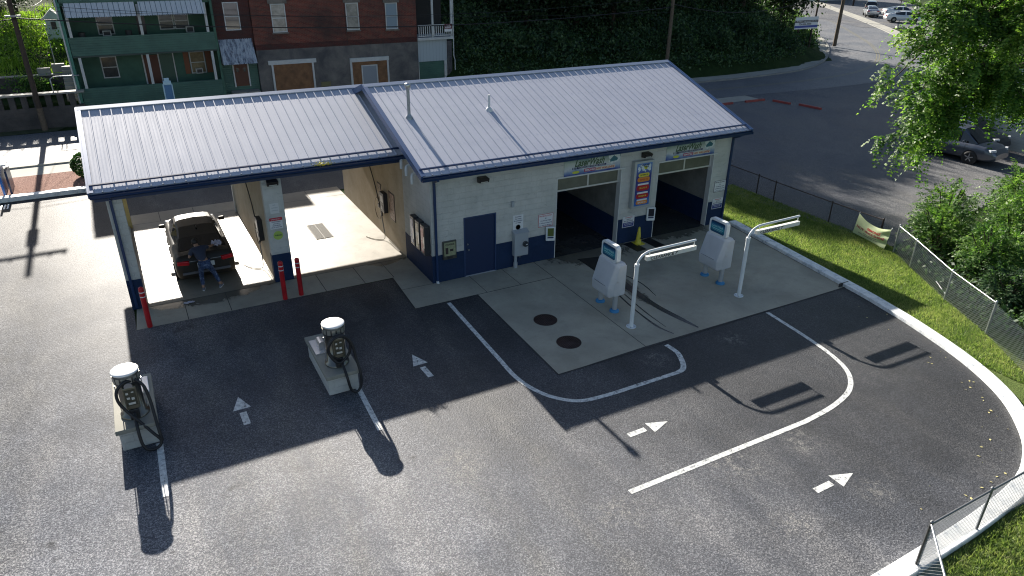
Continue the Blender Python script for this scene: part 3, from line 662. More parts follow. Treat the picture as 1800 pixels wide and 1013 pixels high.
    if kind==2:
        q=MB().box(x0+.03,x0+.36,-3.72,-2.95,.611,.635).build('steel_plate',mat('plate',(.55,.56,.58),.35,metal=.6),isl)
        m=MB(); pr=[(x0+.16,.636),(x0+.16,.78),(x0+.19,.84),(x0+.24,.86),(x0+.31,.84),(x0+.34,.78),(x0+.34,.636)]
        m.loft([[(a,-3.55,b) for a,b in pr],[(a,-3.22,b) for a,b in pr]],True,False,True); m.build('token_box',CHROME,isl)
    else:
        MB().box(x0+.52,x0+.76,-3.55,-2.85,.611,.66).build('steel_plate',mat('plate_white',(.75,.76,.78),.3,metal=.3),isl,bevel=.01)
        MB().box(x0+.44,x0+.50,-3.6,-3.3,.61,.95).build('token_box',CHROME,isl)
vac(-9.46,'steel vacuum with flat round lid on the left island, hoses crossing in front',1)
vac(-4.83,'steel vacuum with flat round lid on the right island, hose coiled in a ring',2)
# ---- clearance bars
CREAM=mat('sign_cream',(.74,.73,.66),.45)
TXT=mat('sign_black',(.03,.02,.02),.6); TXR=mat('sign_red',(.45,.03,.03),.5)
def clearance(x,y,L,label):
    t=thing('clearance_bar',(x,y,0),label,'height bar','hanging height bars before the wash doorways')
    MB().cyl((x,y,0),(x,y,.02),.15,n=24).build('base_plate',WHITE,t)
    bo=MB()
    for k in range(4): a=pi/4+k*pi/2; bo.cyl((x+.11*math.cos(a),y+.11*math.sin(a),.02),(x+.11*math.cos(a),y+.11*math.sin(a),.045),.014,n=6)
    bo.build('bolts',STEEL,t)
    MB().cyl((x,y,.02),(x,y,2.02),.062,n=20).cyl((x,y,1.96),(x,y,2.04),.072,n=20).build('pole',WHITE,t)
    MB().tube(catmull([(x,y,2.0),(x+.03,y,2.12),(x+.16,y,2.27),(x+.34,y,2.35),(x+.52,y,2.37),(x+1.2,y,2.38),(x+L,y,2.39)],5),.036,n=12).build('arm',WHITE,t)
    MB().cyl((x+L-.04,y,2.37),(x+L-.04,y,2.22),.012).cyl((x+.42,y,2.35),(x+.42,y,2.22),.012).build('hanger',WHITE,t)
    bb=MB().box(x+.30,x+L+.02,y-.06,y+.06,2.09,2.22).build('hanging_box',CREAM,t,bevel=.006)
    lettering("CLEARANCE 7'",TXT,bb,(x+.42,y-.061,2.155),(1,0,0),(0,0,1),width=1.0,height=.098,bold=.035,align='LEFT')
    return t
clearance(4.10,-5.38,2.12,'white pole with hanging clearance box, nearer one beside the wet streaks')
clearance(8.46,-5.33,2.16,'white pole with hanging clearance box, farther one near the lawn kerb')
# ---- pay kiosks
KW=mat('kiosk_plastic',(.50,.52,.55),.4,var=.12,vscale=2); KB=mat('kiosk_blue',(.03,.20,.42),.4)
KS=NB('kiosk_screen'); sp=KS.N.new('ShaderNodeSeparateXYZ'); KS.L.new(KS.pos,sp.inputs[0]); KS.out(KS.ramp(KS.math('MULTIPLY',KS.math('SUBTRACT',sp.outputs['Z'],1.72),3.),[(.0,(.01,.06,.14)),(.45,(.03,.26,.33)),(.75,(.015,.12,.25)),(1.,(.005,.03,.09))]),.3)
def rrect(a0,a1,b0,b1,r,k=4):
    out=[]
    for cx,cy,s in((a1-r,b1-r,0),(a0+r,b1-r,1),(a0+r,b0+r,2),(a1-r,b0+r,3)):
        for i in range(k+1): t=(s+i/k)*pi/2; out.append((cx+r*math.cos(t),cy+r*math.sin(t)))
    return out
def kiosk(x,y,label):
    t=thing('pay_kiosk',(x,y,0),label,'kiosk','grey pay kiosks before the wash doorways')
    for yy,z1 in((y+.36,.66),(y-.40,.72)):
        l=MB().cyl((x,yy,.07),(x,yy,z1),.078,n=18).build('leg',mat('leg_grey',(.42,.44,.46),.4,metal=.3),t)
        MB().lathe((x,yy,0),[(.15,0),(.15,.05),(.12,.08),(.085,.09)],24).build('leg_foot',KB,l)
        if yy<y: MB().lathe((x,yy,.60),[(.082,0),(.10,.02),(.10,.06),(.082,.08)],20).build('leg_collar',KB,l)
    # body: slopes out towards -x
    y0,y1=y-.52,y+.52
    pr=[(x+.24,.56),(x-.26,.52),(x-.32,.58),(x-.34,.86),(x-.31,.96),(x-.12,1.56),(x-.07,1.62),(x+.24,1.62)]
    prs=[(x+.24,.60),(x-.12,.58),(x-.15,.63),(x-.15,.9),(x-.14,1.0),(x-.02,1.50),(x+.02,1.56),(x+.24,1.58)]
    ins=.10
    rings=[[(a,y0,b) for a,b in prs],[(a,y0+ins,b) for a,b in pr],[(a,y1-ins,b) for a,b in pr],[(a,y1,b) for a,b in prs]]
    MB().loft(rings,True,False,True).build('body',KW,t,bevel=.03,seg=3)
    MB().box(x+.245,x+.30,y-.44,y+.44,.62,1.56).build('back_cover',mat('kiosk_cover',(.36,.38,.41),.4),t,bevel=.02)
    hd=rrect(y-.40,y+.40,1.60,2.16,.14,5)
    m=MB(); m.loft([[(x-.07,a,b) for a,b in hd],[(x+.07,a,b) for a,b in hd]],True,False,True); h=m.build('head',WHITE,t,bevel=.025,seg=3)
    sc=rrect(y-.31,y+.31,1.70,2.08,.05,3)
    m=MB(); m.loft([[(x-.072,a,b) for a,b in sc],[(x-.085,a,b) for a,b in sc]][::-1],True,False,True); s_=m.build('sign_panel',KS.m,h)
    lettering('LaserWash',mat('teal_light',(.35,.62,.62),.4),s_,(x-.086,y,1.93),(0,-1,0),(0,0,1),width=.50,shear=.3,bold=.02)
    MB().box(x-.087,x-.085,y-.24,y+.24,1.83,1.85).box(x-.087,x-.085,y-.20,y+.2,1.79,1.80).build('stripes',MATS['teal_light'],s_)
    MB().box(x+.238,x+.247,y-.50,y+.50,.60,1.60).build('seam',DARK,t)
    MB().box(x-.343,x-.337,y-.30,y+.30,.895,.903).build('seam',DARK,t); MB().cyl((x-.05,y-.523,1.05),(x-.05,y-.53,1.05),.022,n=12).build('lock',STEEL,t)
    MB().box(x+.30,x+.31,y-.28,y+.28,1.0,1.45).build('screen',mat('screen_dark',(.01,.015,.02),.2),t)
    return t
kiosk(4.22,-3.96,'rounded grey pay kiosk on two blue-footed legs, left one beside the wet streaks')
kiosk(8.56,-3.97,'rounded grey pay kiosk on two blue-footed legs, right one nearer the lawn')
# ---- manholes and drain grate
RUST=mat('rusty_iron',(.055,.030,.026),.55,metal=.4,var=.5,vscale=6,bump=.6,bscale=40)
for x,y,l in((2.03,-3.87,'round rusty manhole cover, the one nearer the wash building'),(1.95,-5.31,'round rusty manhole cover, the one nearer the curved white line')):
    t=thing('manhole_cover',(x,y,0),l,'manhole','rusty covers in the concrete pad')
    MB().lathe((x,y,0),[(.36,.0065),(.36,.016),(.33,.016)],40,caps=False).build('rim',RUST,t)
    m=MB().lathe((x,y,0),[(.335,.009),(.335,.013),(0,.013)],40,caps=False)
    for a in np.arange(-.3,.31,.06):
        hw=math.sqrt(max(0,.31**2-a*a)); m.box(x+a-.008,x+a+.008,y-hw,y+hw,.013,.017)
    m.build('cover',RUST,t)
t=thing('drain_grate',(-2.14,6.3,0),'rectangular steel grate set in the sunlit floor of the empty bay','grate')
MB().box(-2.46,-1.82,5.50,7.1,.007,.009).build('pit',BLACK,t)
m=MB()
for i in range(27): y=5.53+i*.06; m.box(-2.45,-1.83,y,y+.03,.010,.022)
for x in(-2.46,-2.16,-1.84): m.box(x,x+.025,5.5,7.1,.0095,.024)
m.build('bars',mat('grate_steel',(.10,.095,.08),.7),t)
# ---- cone and mats
t=thing('traffic_cone',(8.24,-.30,0),'yellow traffic cone standing between the wash doorways','cone')
CY=mat('cone_yellow',(.62,.52,.04),.5)
MB().lathe((8.24,-.30,.035),[(.14,0),(.11,.05),(.035,.62),(.022,.64),(0,.645)],24).build('cone_body',CY,t)
MB().box(8.05,8.43,-.49,-.11,.0,.035).build('base',CY,t,bevel=.01)
MB().obox((8.28,-.45,.26),(.12,.03,.05),rot=(0,.3,0)).build('strap',BLACK,t)
for x0,x1,l in((7.70,8.15,'black rubber mat lying left of the yellow cone'),(8.56,9.0,'black rubber mat lying right of the yellow cone')):
    tag(MB().obox(((x0+x1)/2,-.52,.018),(.44,.82,.016),rot=(0,0,.05)).build('rubber_mat',BLACK,None),l,'mat','rubber mats by the cone')
# ---- signs on walls
SW=mat('sign_white',(.66,.67,.68),.45); SB=mat('sign_blue',(.03,.05,.22),.45); SR=mat('sign_redband',(.45,.02,.04),.45)
def board(name,x0,x1,z0,z1,y,label,cat,m=SW,group=None,th=.012,border=None):
    t=thing(name,((x0+x1)/2,y,(z0+z1)/2),label,cat,group)
    p=MB().box(x0,x1,y-th,y,z0,z1).build('panel',m,t)
    if border:
        b=MB(); w=.014; yy=y-th-.002
        b.box(x0,x1,yy,yy+.003,z0,z0+w).box(x0,x1,yy,yy+.003,z1-w,z1).box(x0,x0+w,yy,yy+.003,z0+w,z1-w).box(x1-w,x1,yy,yy+.003,z0+w,z1-w); b.build('border',border,t)
    return t,p
def rows(t,x0,x1,z1,dz,y,lines,h=.05):
    for i,(s_,m,k) in enumerate(lines):
        lettering(s_,m,t,((x0+x1)/2,y,z1-i*dz),(1,0,0),(0,0,1),width=(x1-x0)*k,height=h,bold=.025)
DB=mat('sign_darkblue',(.02,.03,.10),.5)
for (x0,z0,lab,c) in((3.98,1.29,'white ENTER SLOWLY sign with red edge, left of the first doorway',TXR),(12.03,1.36,'white ENTER SLOWLY sign with black edge, by the right corner downspout',TXT)):
    t,p=board('enter_slowly_sign',x0,x0+.60,z0,z0+.47,-.006,lab,'sign',group='instruction signs on the front wall',border=c)
    rows(p,x0,x0+.60,z0+.40,.088,-.019,[('ENTER SLOWLY',c,.86),('for',DB,.12),('Undercarriage',DB,.7),('& Wheel Cleaning',DB,.84),('Do Not Hit Bumper',DB,.84)],h=.048)
for (x0,z0,lab) in((7.64,.63,'white and blue WARNING sign between the two wash doorways'),(12.05,.66,'white and blue WARNING sign low on the right end of the wall')):
    t,p=board('warning_sign',x0,x0+.54,z0,z0+.43,-.010,lab,'sign',group='warning signs low on the front wall')
    rows(p,x0,x0+.54,z0+.385,.07,-.024,[('WARNING',TXR,.62),('VEHICLE',DB,.36),('MUST BE STOPPED',DB,.78)],h=.042)
    MB().box(x0+.02,x0+.52,-.026,-.0225,z0+.02,z0+.19).build('blue_field',SB,p)
    rows(p,x0,x0+.54,z0+.15,.055,-.028,[('BEFORE DOOR OPENS',SW,.74),('DO NOT ENTER',SW,.6)],h=.03)
t,p=board('attendant_sign',2.98,3.38,1.38,1.90,-.006,'tall white notice above the grey electric meter box','sign')
rows(p,2.98,3.38,1.84,.072,-.019,[('Attention',DB,.6),('Car owners',DB,.62),('No motor homes',DB,.82),('or duals',DB,.5)],h=.042)
m=MB(); m.lathe((0,0,0),[(.07,0),(.09,0)],24); m.v=[(3.18+a,-.0215,1.46+b) for a,b,c in m.v]; m.build('symbol',DB,p)
# LaserWash banners
BG=NB('banner_print'); sp=BG.N.new('ShaderNodeSeparateXYZ'); BG.L.new(BG.pos,sp.inputs[0]); zz=BG.math('ADD',BG.math('MULTIPLY',BG.math('SUBTRACT',sp.outputs['Z'],2.98),1.8),BG.math('MULTIPLY',BG.math('SUBTRACT',BG.noise(2.5,3),.5),.6))
BG.out(BG.ramp(zz,[(.0,(.02,.05,.25)),(.22,(.18,.26,.42)),(.45,(.50,.53,.55)),(.75,(.42,.47,.42)),(1.,(.16,.26,.24))]),.5)
GRN=mat('print_green',(.05,.10,.05),.5); MAG=mat('print_magenta',(.35,.02,.08),.5); ORG=mat('print_orange',(.55,.25,.02),.5); YLG=mat('print_lime',(.50,.52,.05),.5); PNV=mat('print_navy',(.01,.02,.09),.5)
def lw(x0,lab):
    x1=x0+2.36; z0,z1=2.99,3.58; y=-.01
    t,p=board('wash_banner',x0,x1,z0,z1,y,lab,'banner',BG.m,'printed banners above the doorways',th=.012)
    yy=y-.014
    lettering('LaserWash',GRN,p,(x0+.42,yy,3.405),(1,0,0),(0,0,1),width=1.25,height=.26,shear=.4,bold=.03,align='LEFT')
    MB().box(x0+.50,x0+1.75,yy-.002,yy,3.205,3.265).build('print_bar',PNV,p)
    lettering('TOUCHLESS VEHICLE WASH',SW,p,(x0+1.12,yy-.004,3.236),(1,0,0),(0,0,1),width=1.1,height=.036)
    MB().box(x0+.82,x0+1.30,yy-.002,yy,3.06,3.17).build('print_bar',MAG,p,label='magenta block on the banner')
    lettering('SIMONIZ',SW,p,(x0+1.06,yy-.004,3.115),(1,0,0),(0,0,1),width=.42,height=.07,bold=.02)
    MB().box(x0+1.31,x0+2.14,yy-.002,yy,3.06,3.17).build('print_bar',mat('print_cream',(.62,.60,.48),.5),p,label='cream block on the banner')
    lettering('HOT WAX-SHINE',mat('print_red',(.42,.06,.02),.5),p,(x0+1.725,yy-.004,3.115),(1,0,0),(0,0,1),width=.78,height=.082,bold=.03)
    m=MB(); m.lathe((0,0,0),[(0,0),(1,0)],20,caps=False); m.v=[(x0+.48+a*.15,yy-.002,3.09+b*.05) for a,b,c in m.v]; m.build('print_oval',YLG,p)
    m=MB()
    for i in range(5): m.box(x0+.33+i*.06,x0+.36+i*.06,yy-.002,yy,3.19,3.27)
    m.build('print_ticks',PNV,p)
    m=MB(); rr=random.Random(3)
    for i in range(34):
        cx=x0+1.86+rr.random()*.42; cz=3.26+rr.random()*.27; r=.02+rr.random()*.05; k=len(m.v)
        m.add([(cx+r*math.cos(a),yy-.003-i*.0002,cz+r*math.sin(a)) for a in np.arange(0,6.28,.785)],[(0,1,2,3,4,5,6,7)])
    m.build('print_suds',mat('suds',(.58,.64,.64),.5),p)
    m=MB(); m.add([(x0+1.9+a,yy-.012,3.29+b) for a,b in((0,0),(.3,.02),(.34,.1),(.24,.16),(.16,.22),(.08,.15),(.0,.09))],[(0,1,2,3,4,5,6)]); m.build('print_shape',mat('print_teal',(.03,.14,.18),.5),p)
lw(4.95,'LaserWash banner over the left doorway, beside the blank wall'); lw(9.40,'LaserWash banner over the right doorway')
# menu board
t=thing('menu_board',(8.3,-.11,2.28),'tall framed blue wash menu with red and yellow bars between the doorways','menu board')
x0,x1,z0,z1=7.85,8.74,1.40,3.18
MB().box(x0,x1,-.2,-.005,z0,z1).build('case',mat('case_grey',(.42,.44,.44),.4,metal=.4),t,bevel=.012)
MU=NB('menu_print'); sp=MU.N.new('ShaderNodeSeparateXYZ'); MU.L.new(MU.pos,sp.inputs[0]); zz=MU.math('ADD',MU.math('MULTIPLY',MU.math('SUBTRACT',sp.outputs['Z'],1.45),.62),MU.math('MULTIPLY',MU.math('SUBTRACT',MU.noise(6,3),.5),.3)); MU.out(MU.ramp(zz,[(0.,(.03,.16,.50)),(.3,(.02,.04,.22)),(.7,(.03,.03,.20)),(1.,(.10,.22,.50))]),.3)
f=MB().box(x0+.10,x1-.10,-.203,-.2,z0+.09,z1-.08).build('printed_face',MU.m,t)
cx=(x0+x1)/2
def pill(z,h,m,w=.54,dx=0):
    b=MB(); b.add([(a,-.206,c) for a,c in rrect(cx+dx-w/2,cx+dx+w/2,z-h/2,z+h/2,h*.48,4)][::1],[tuple(range(20))]); b.build('menu_bar',m,f)
PR=mat('menu_red',(.40,.01,.02),.4); PO=mat('menu_orange',(.60,.22,.03),.4); PY=mat('menu_yellow',(.65,.55,.05),.4)
for z,h,m_,w in((2.66,.14,PY,.5),(2.49,.17,PO,.56),(2.31,.07,SW,.5),(2.17,.22,PR,.58),(1.98,.07,SW,.5),(1.86,.18,PR,.58),(1.71,.06,SW,.48),(1.61,.14,PO,.54)): pill(z,h,m_,w)
for z,s_,m_ in((2.66,'ULTIMATE',GRN),(2.49,'WASH 12',TXR),(2.17,'DELUXE 10',PY),(1.86,'WASH 8',PY),(1.61,'BASIC 6',SW)): lettering(s_,m_,f,(cx,-.209,z),(1,0,0),(0,0,1),width=.36,height=.06,bold=.02)
m=MB(); rr=random.Random(5)
for i in range(26):
    px=cx-.26+rr.random()*.52; pz=2.80+rr.random()*.24; r=.02+rr.random()*.045; m.add([(px+r*math.cos(a),-.206-i*.0002,pz+r*math.sin(a)) for a in np.arange(0,6.28,.785)],[tuple(range(8))])
m.build('menu_suds',MATS['suds'],f)
pill(2.93,.12,YLG,.30); lettering('CAR WASH',PNV,f,(cx,-.215,3.04),(1,0,0),(0,0,1),width=.42,height=.07,bold=.02)
# wall terminals at the doorways (angled panels)
for x,lab in((4.28,'small white keypad panel at the left doorway, lit green window'),(8.72,'small white keypad panel at the right doorway, dark window')):
    t=thing('door_terminal',(x+.15,-.06,1.03),lab,'terminal','white terminals beside the doorways')
    M=Matrix.Rotation(-.35,3,'Z'); c=Vector((x+.16,-.10,1.02))
    MB().obox(c,(.33,.10,.52),M=M).build('case',WHITE,t,bevel=.02)
    MB().obox(c+M@Vector((0,-.053,.07)),(.22,.006,.30),M=M).build('window',mat('term_green',(.10,.13,.03),.3) if x<5 else mat('term_dark',(.02,.02,.03),.3),t)
    MB().obox(c+M@Vector((0,-.053,-.13)),(.22,.006,.05),M=M).build('keypad',PNV,t)
# electric meter box
t=thing('meter_box',(3.22,-.1,.9),'grey electric meter box with round glass meter, right of the blue door','meter box')
MG=mat('meter_grey',(.34,.37,.40),.45)
MB().box(2.96,3.50,-.20,-.005,.45,1.30).build('case',MG,t,bevel=.012)
MB().add([(2.94,-.22,1.30),(3.52,-.22,1.30),(3.52,-.003,1.38),(2.94,-.003,1.38),(2.94,-.22,1.27),(3.52,-.22,1.27),(3.52,-.003,1.27),(2.94,-.003,1.27)],[(0,1,2,3),(4,7,6,5),(0,4,5,1),(1,5,6,2),(0,3,7,4),(2,6,7,3)]).build('hood',MG,t)
mt=MB().cyl((3.37,-.20,.88),(3.37,-.25,.88),.105,n=28).build('meter_ring',mat('ring_dark',(.08,.09,.10),.4,metal=.4),t)
MB().cyl((3.37,-.25,.88),(3.37,-.31,.88),.085,.07,n=28).build('meter_glass',mat('meter_glass',(.04,.045,.05),.1),mt); MB().obox((3.38,-.312,.89),(.07,.004,.03)).build('dial',SW,mt)
MB().cyl((3.05,-.1,0),(3.05,-.1,.46),.055,n=18).cyl((3.05,-.1,0),(3.05,-.1,.2),.075,n=18).build('conduit',MG,t)
MB().box(3.20,3.23,-.12,-.06,.36,.45).build('latch',STEEL,t)
# change machine
t=thing('change_machine',(.6,-.05,1.1),'wall mounted change machine with CHANGE on its pale face, left of the blue door','change machine')
MB().box(.36,.84,-.075,-.005,.80,1.44).build('case',mat('cm_dark',(.09,.09,.075),.35,metal=.5),t,bevel=.01)
p=MB().box(.40,.80,-.080,-.075,.93,1.40).build('face',mat('cm_face',(.34,.36,.22),.35,var=.3,vscale=12),t)
lettering('CHANGE',TXT,p,(.60,-.082,1.33),(1,0,0),(0,0,1),width=.32,height=.07,bold=.03)
MB().box(.44,.54,-.084,-.08,1.0,1.22).box(.60,.72,-.084,-.08,1.08,1.16).build('slots',TXT,p); MB().obox((.6,-.09,.86),(.16,.03,.05)).build('coin_tray',DARK,t)
# small grey box on the wall
tag(MB().obox((2.95,-.04,2.33),(.10,.06,.20)).build('sensor_box',MG,None,bevel=.01),'tiny grey sensor box high on the blank wall above the meter','sensor')
# wall lamps
def wlamp(x,y,z,lab):
    t=thing('wall_lamp',(x,y,z),lab,'lamp','dark floodlights under the eaves')
    MB().add([(x-.16,y,z+.1),(x+.16,y,z+.1),(x+.18,y-.26,z+.06),(x-.18,y-.26,z+.06),(x-.15,y,z-.10),(x+.15,y,z-.10),(x+.17,y-.22,z-.07),(x-.17,y-.22,z-.07)],[(0,3,2,1),(4,5,6,7),(3,7,6,2),(0,4,7,3),(1,2,6,5),(0,1,5,4)]).build('housing',mat('lamp_bronze',(.025,.02,.018),.4),t,bevel=.01)
    MB().add([(x-.12,y-.225,z+.03),(x+.12,y-.225,z+.03),(x+.12,y-.235,z-.055),(x-.12,y-.235,z-.055)],[(0,3,2,1)]).build('lens',mat('lens',(.5,.5,.46),.15),t)
wlamp(1.80,-.005,3.36,'dark floodlight under the eave above the blue door'); wlamp(8.40,-.005,3.36,'dark floodlight under the eave above the menu board'); wlamp(-4.30,2.455,3.42,'dark floodlight at the top of the centre pillar')
# vending machines on the left wall
VD=[('white and blue',(.30,.32,.48)),('brown and cream',(.34,.26,.13)),('red and pink',(.50,.06,.09))]
for i,(nm,c) in enumerate(VD):
    yc=1.22-i*.47; x=-.005; zc=1.52
    t=thing('towel_dispenser',(x-.1,yc,zc),['leftmost','middle','rightmost'][i]+' of the three vending boxes at the corner, '+nm+' front','dispenser','vending boxes on the corner wall')
    MB().box(-.20,-.005,yc-.19,yc+.19,.98,2.02).build('case',mat('vend_case',(.03,.03,.035),.35),t,bevel=.035,seg=3)
    s_=NB('vend_print'); n=s_.noise(7,3,.7); s_.out(s_.ramp(n,[(.3,tuple(v*.35 for v in c)),(.5,c),(.62,(.6,.55,.52)),(.7,tuple(v*.6 for v in c))]),.3)
    MB().box(-.207,-.20,yc-.09,yc+.13,1.08,1.92).build('product_window',s_.m,t); MB().box(-.215,-.20,yc-.16,yc-.11,1.25,1.65).build('coin_plate',STEEL,t)
# bay equipment on x=0 wall: control box, posters, hose
def poster(y0,y1,z0,z1,x,lab,c):
    t=thing('bay_poster',(x,(y0+y1)/2,(z0+z1)/2),lab,'poster','instruction posters on the bay wall')
    MB().box(x-.015,x,y0,y1,z0,z1).build('frame',mat('poster_frame',(.05,.03,.025),.5),t)
    s_=NB('poster_print'); n=s_.noise(9,3,.8); s_.out(s_.ramp(n,[(.35,tuple(v*.3 for v in c)),(.5,c),(.66,tuple(min(1,v*1.6) for v in c))]),.5); MB().box(x-.02,x-.015,y0+.04,y1-.04,z0+.04,z1-.04).build('print',s_.m,t)
poster(4.88,5.28,1.12,2.02,-.002,'narrow framed poster on the tan bay wall, left of the control box',(.34,.26,.19)); poster(3.42,4.02,.98,2.04,-.002,'wide framed poster on the tan bay wall, right of the control box',(.30,.20,.16))
def ctrl(x,yc,s,lab):
    t=thing('bay_control_box',(x,yc,1.5),lab,'control box','black pay boxes in the wash bays')
    MB().box(x,x+s*.16,yc-.22,yc+.22,1.10,1.86).build('case',DARK,t,bevel=.02)
    MB().box(x+s*.16,x+s*.165,yc-.14,yc+.14,1.5,1.75).box(x+s*.16,x+s*.17,yc-.08,yc+.08,1.2,1.34).build('panel',mat('ctrl_panel',(.3,.3,.3),.4),t)
ctrl(-.002,4.42,-1,'black control box between the two posters on the tan wall'); ctrl(-4.602,3.75,-1,'black control box on the centre wall beside the parked car')
def hose(x,y0,lab,s=-1):
    t=thing('wash_hose',(x,y0,1.2),lab,'hose','wash hoses hanging on the bay walls')
    HG=mat('hose_dark',(.05,.045,.04),.5)
    MB().tube(catmull([(x+s*.3,y0+1.6,3.6),(x+s*.12,y0+1.2,2.9),(x+s*.06,y0+.65,2.1),(x+s*.06,y0+.25,1.5),(x+s*.07,y0,1.2)],6),.02,n=8).build('hose',HG,t)
    ring=[(x+s*.05,y0+.35+.36*math.cos(a),.95+.42*math.sin(a)) for a in np.arange(0,2*pi,.3)]
    MB().tube(ring,.016,n=6,closed=True).build('hose_loop',mat('hose_tan',(.20,.17,.12),.5),t)
    MB().tube([(x+s*.06,y0,1.25),(x+s*.1,y0-.25,.75),(x+s*.12,y0-.5,.25)],.018,n=8).build('wand',mat('wand_grey',(.25,.25,.24),.4,metal=.5),t)
    MB().obox((x+s*.07,y0+.02,1.18),(.10,.16,.14)).obox((x+s*.08,y0-.18,.92),(.06,.08,.2)).build('holster',DARK,t)
    MB().tube(catmull([(x+s*.12,y0-.5,.25),(x+s*.2,y0-.62,.05),(x+s*.5,y0-.4,.03),(x+s*.7,y0,.03)],5),.014,n=6).build('trailing_hose',mat('hose_pale',(.35,.30,.2),.5),t)
hose(-.002,4.95,'wash hose with wand hanging on the tan wall of the empty bay'); hose(-4.602,4.35,'wash hose with wand on the centre wall beside the parked car')
# pillar signs
t,p=board('bay_rules_sign',-4.53,-4.13,1.86,2.24,2.456,'small white sign with red heading on the centre pillar','sign',th=.008)
MB().box(-4.53,-4.13,2.442,2.448,2.14,2.24).build('heading',SR,p); rows(p,-4.53,-4.13,2.10,.062,2.446,[('STOP ENGINE',DB,.7),('LOW ARCH',DB,.5),('SOAP BRUSH',DB,.62),('USE AT OWN RISK',DB,.85)],h=.034)
lettering('EMERGENCY',SW,p,(-4.33,2.440,2.19),(1,0,0),(0,0,1),width=.3,height=.035)
t=thing('round_sticker',(-4.32,2.45,1.63),'round lime green sticker on the centre pillar below the red sign','sticker')
m=MB(); m.lathe((0,0,0),[(0,0),(.15,0)],28,caps=False); m.v=[(-4.32+a,2.452,1.63+b) for a,b,c in m.v]; m.f=[f[::-1] for f in m.f]; s_=m.build('disc',mat('lime',(.36,.50,.10),.5),t); lettering('Vehicle',GRN,s_,(-4.32,2.450,1.64),(1,0,0),(0,0,1),width=.22,height=.06,bold=.03)
t,p=board('faded_notice',-4.46,-4.18,2.38,2.72,2.456,'faded white paper notice near the top of the centre pillar','notice',m=mat('faded',(.6,.61,.6),.6),th=.004); rows(p,-4.46,-4.18,2.66,.09,2.45,[('NO',MG,.3),('OUTSIDE',MG,.7),('WASHING',MG,.7)],h=.035)
# white hooks near the top of the corner wall
for i,(y,z) in enumerate(((1.95,3.62),(1.50,3.50),(1.0,3.36))):
    tag(MB().tube(catmull([(-.0,y+.1,z+.12),(-.14,y+.05,z+.12),(-.20,y-.03,z+.05),(-.21,y-.05,z-.16)],5),[.05]*16,n=10).build('vent_hood',WHITE,None),['leftmost','middle','rightmost'][i]+' of three curved white pipes under the corner eave','pipe','curved white pipes on the corner wall')
# weeds in the gutter
m=MB(); rr=random.Random(9)
for i in range(70):
    x=-2.78+rr.gauss(0,.16); z=3.87+abs(rr.gauss(0,.05)); y=1.93+rr.gauss(0,.04); a=rr.random()*6; l=.05
    m.add([(x,y,z),(x+l*math.cos(a),y+.02,z+l*.6),(x+l*math.cos(a+1),y-.03,z+l)],[(0,1,2)])
tag(m.build('gutter_weed',mat('weed_yellow',(.55,.50,.06),.7),None),'tuft of yellow weeds growing in the bay gutter','weeds')
# ================================================================== VEHICLES
GLASS=mat('car_glass',(.012,.014,.018),.06,spec=.8)
TYRE=mat('tyre',(.015,.015,.016),.7); RIM=mat('rim',(.45,.46,.48),.3,metal=.9); TAIL=mat('tail_lamp',(.45,.01,.015),.15); LAMPW=mat('head_lamp',(.6,.62,.65),.1); CHR=mat('chrome',(.7,.7,.72),.15,metal=1); PLATE=mat('number_plate',(.6,.62,.62),.4)
def carpaint(name,c,metal=.5,rough=.3): return mat(name,c,rough,metal=metal,coat=1)
SED=dict(low=[(0,.70,.42,.80),(.05,.84,.32,.93),(.16,.895,.24,1.03),(.45,.915,.21,1.05),(1.1,.925,.2,1.0),(2.4,.925,.19,.96),(3.6,.92,.2,.95),(4.2,.90,.22,.88),(4.6,.82,.26,.76),(4.8,.66,.34,.62)],
 cab=[(.52,.74,.70,1.075),(1.15,.76,.62,1.29),(1.85,.78,.57,1.42),(2.45,.80,.585,1.455),(2.62,.80,.585,1.455),(3.05,.80,.57,1.43),(3.95,.76,.68,.985)],wheels=(.98,3.85),L=4.85,r=.33)
SUV=dict(low=[(0,.78,.42,.95),(.05,.87,.34,1.02),(.2,.90,.28,1.05),(.8,.91,.25,1.05),(2.4,.91,.24,1.02),(3.5,.91,.25,1.02),(4.1,.88,.27,.98),(4.45,.80,.32,.86),(4.6,.62,.42,.66)],
 cab=[(.08,.80,.76,1.08),(.38,.80,.66,1.62),(1.05,.82,.66,1.69),(1.95,.82,.665,1.71),(2.1,.82,.665,1.71),(2.75,.81,.64,1.66),(3.6,.78,.70,1.05)],wheels=(.85,3.45),L=4.6,r=.34)
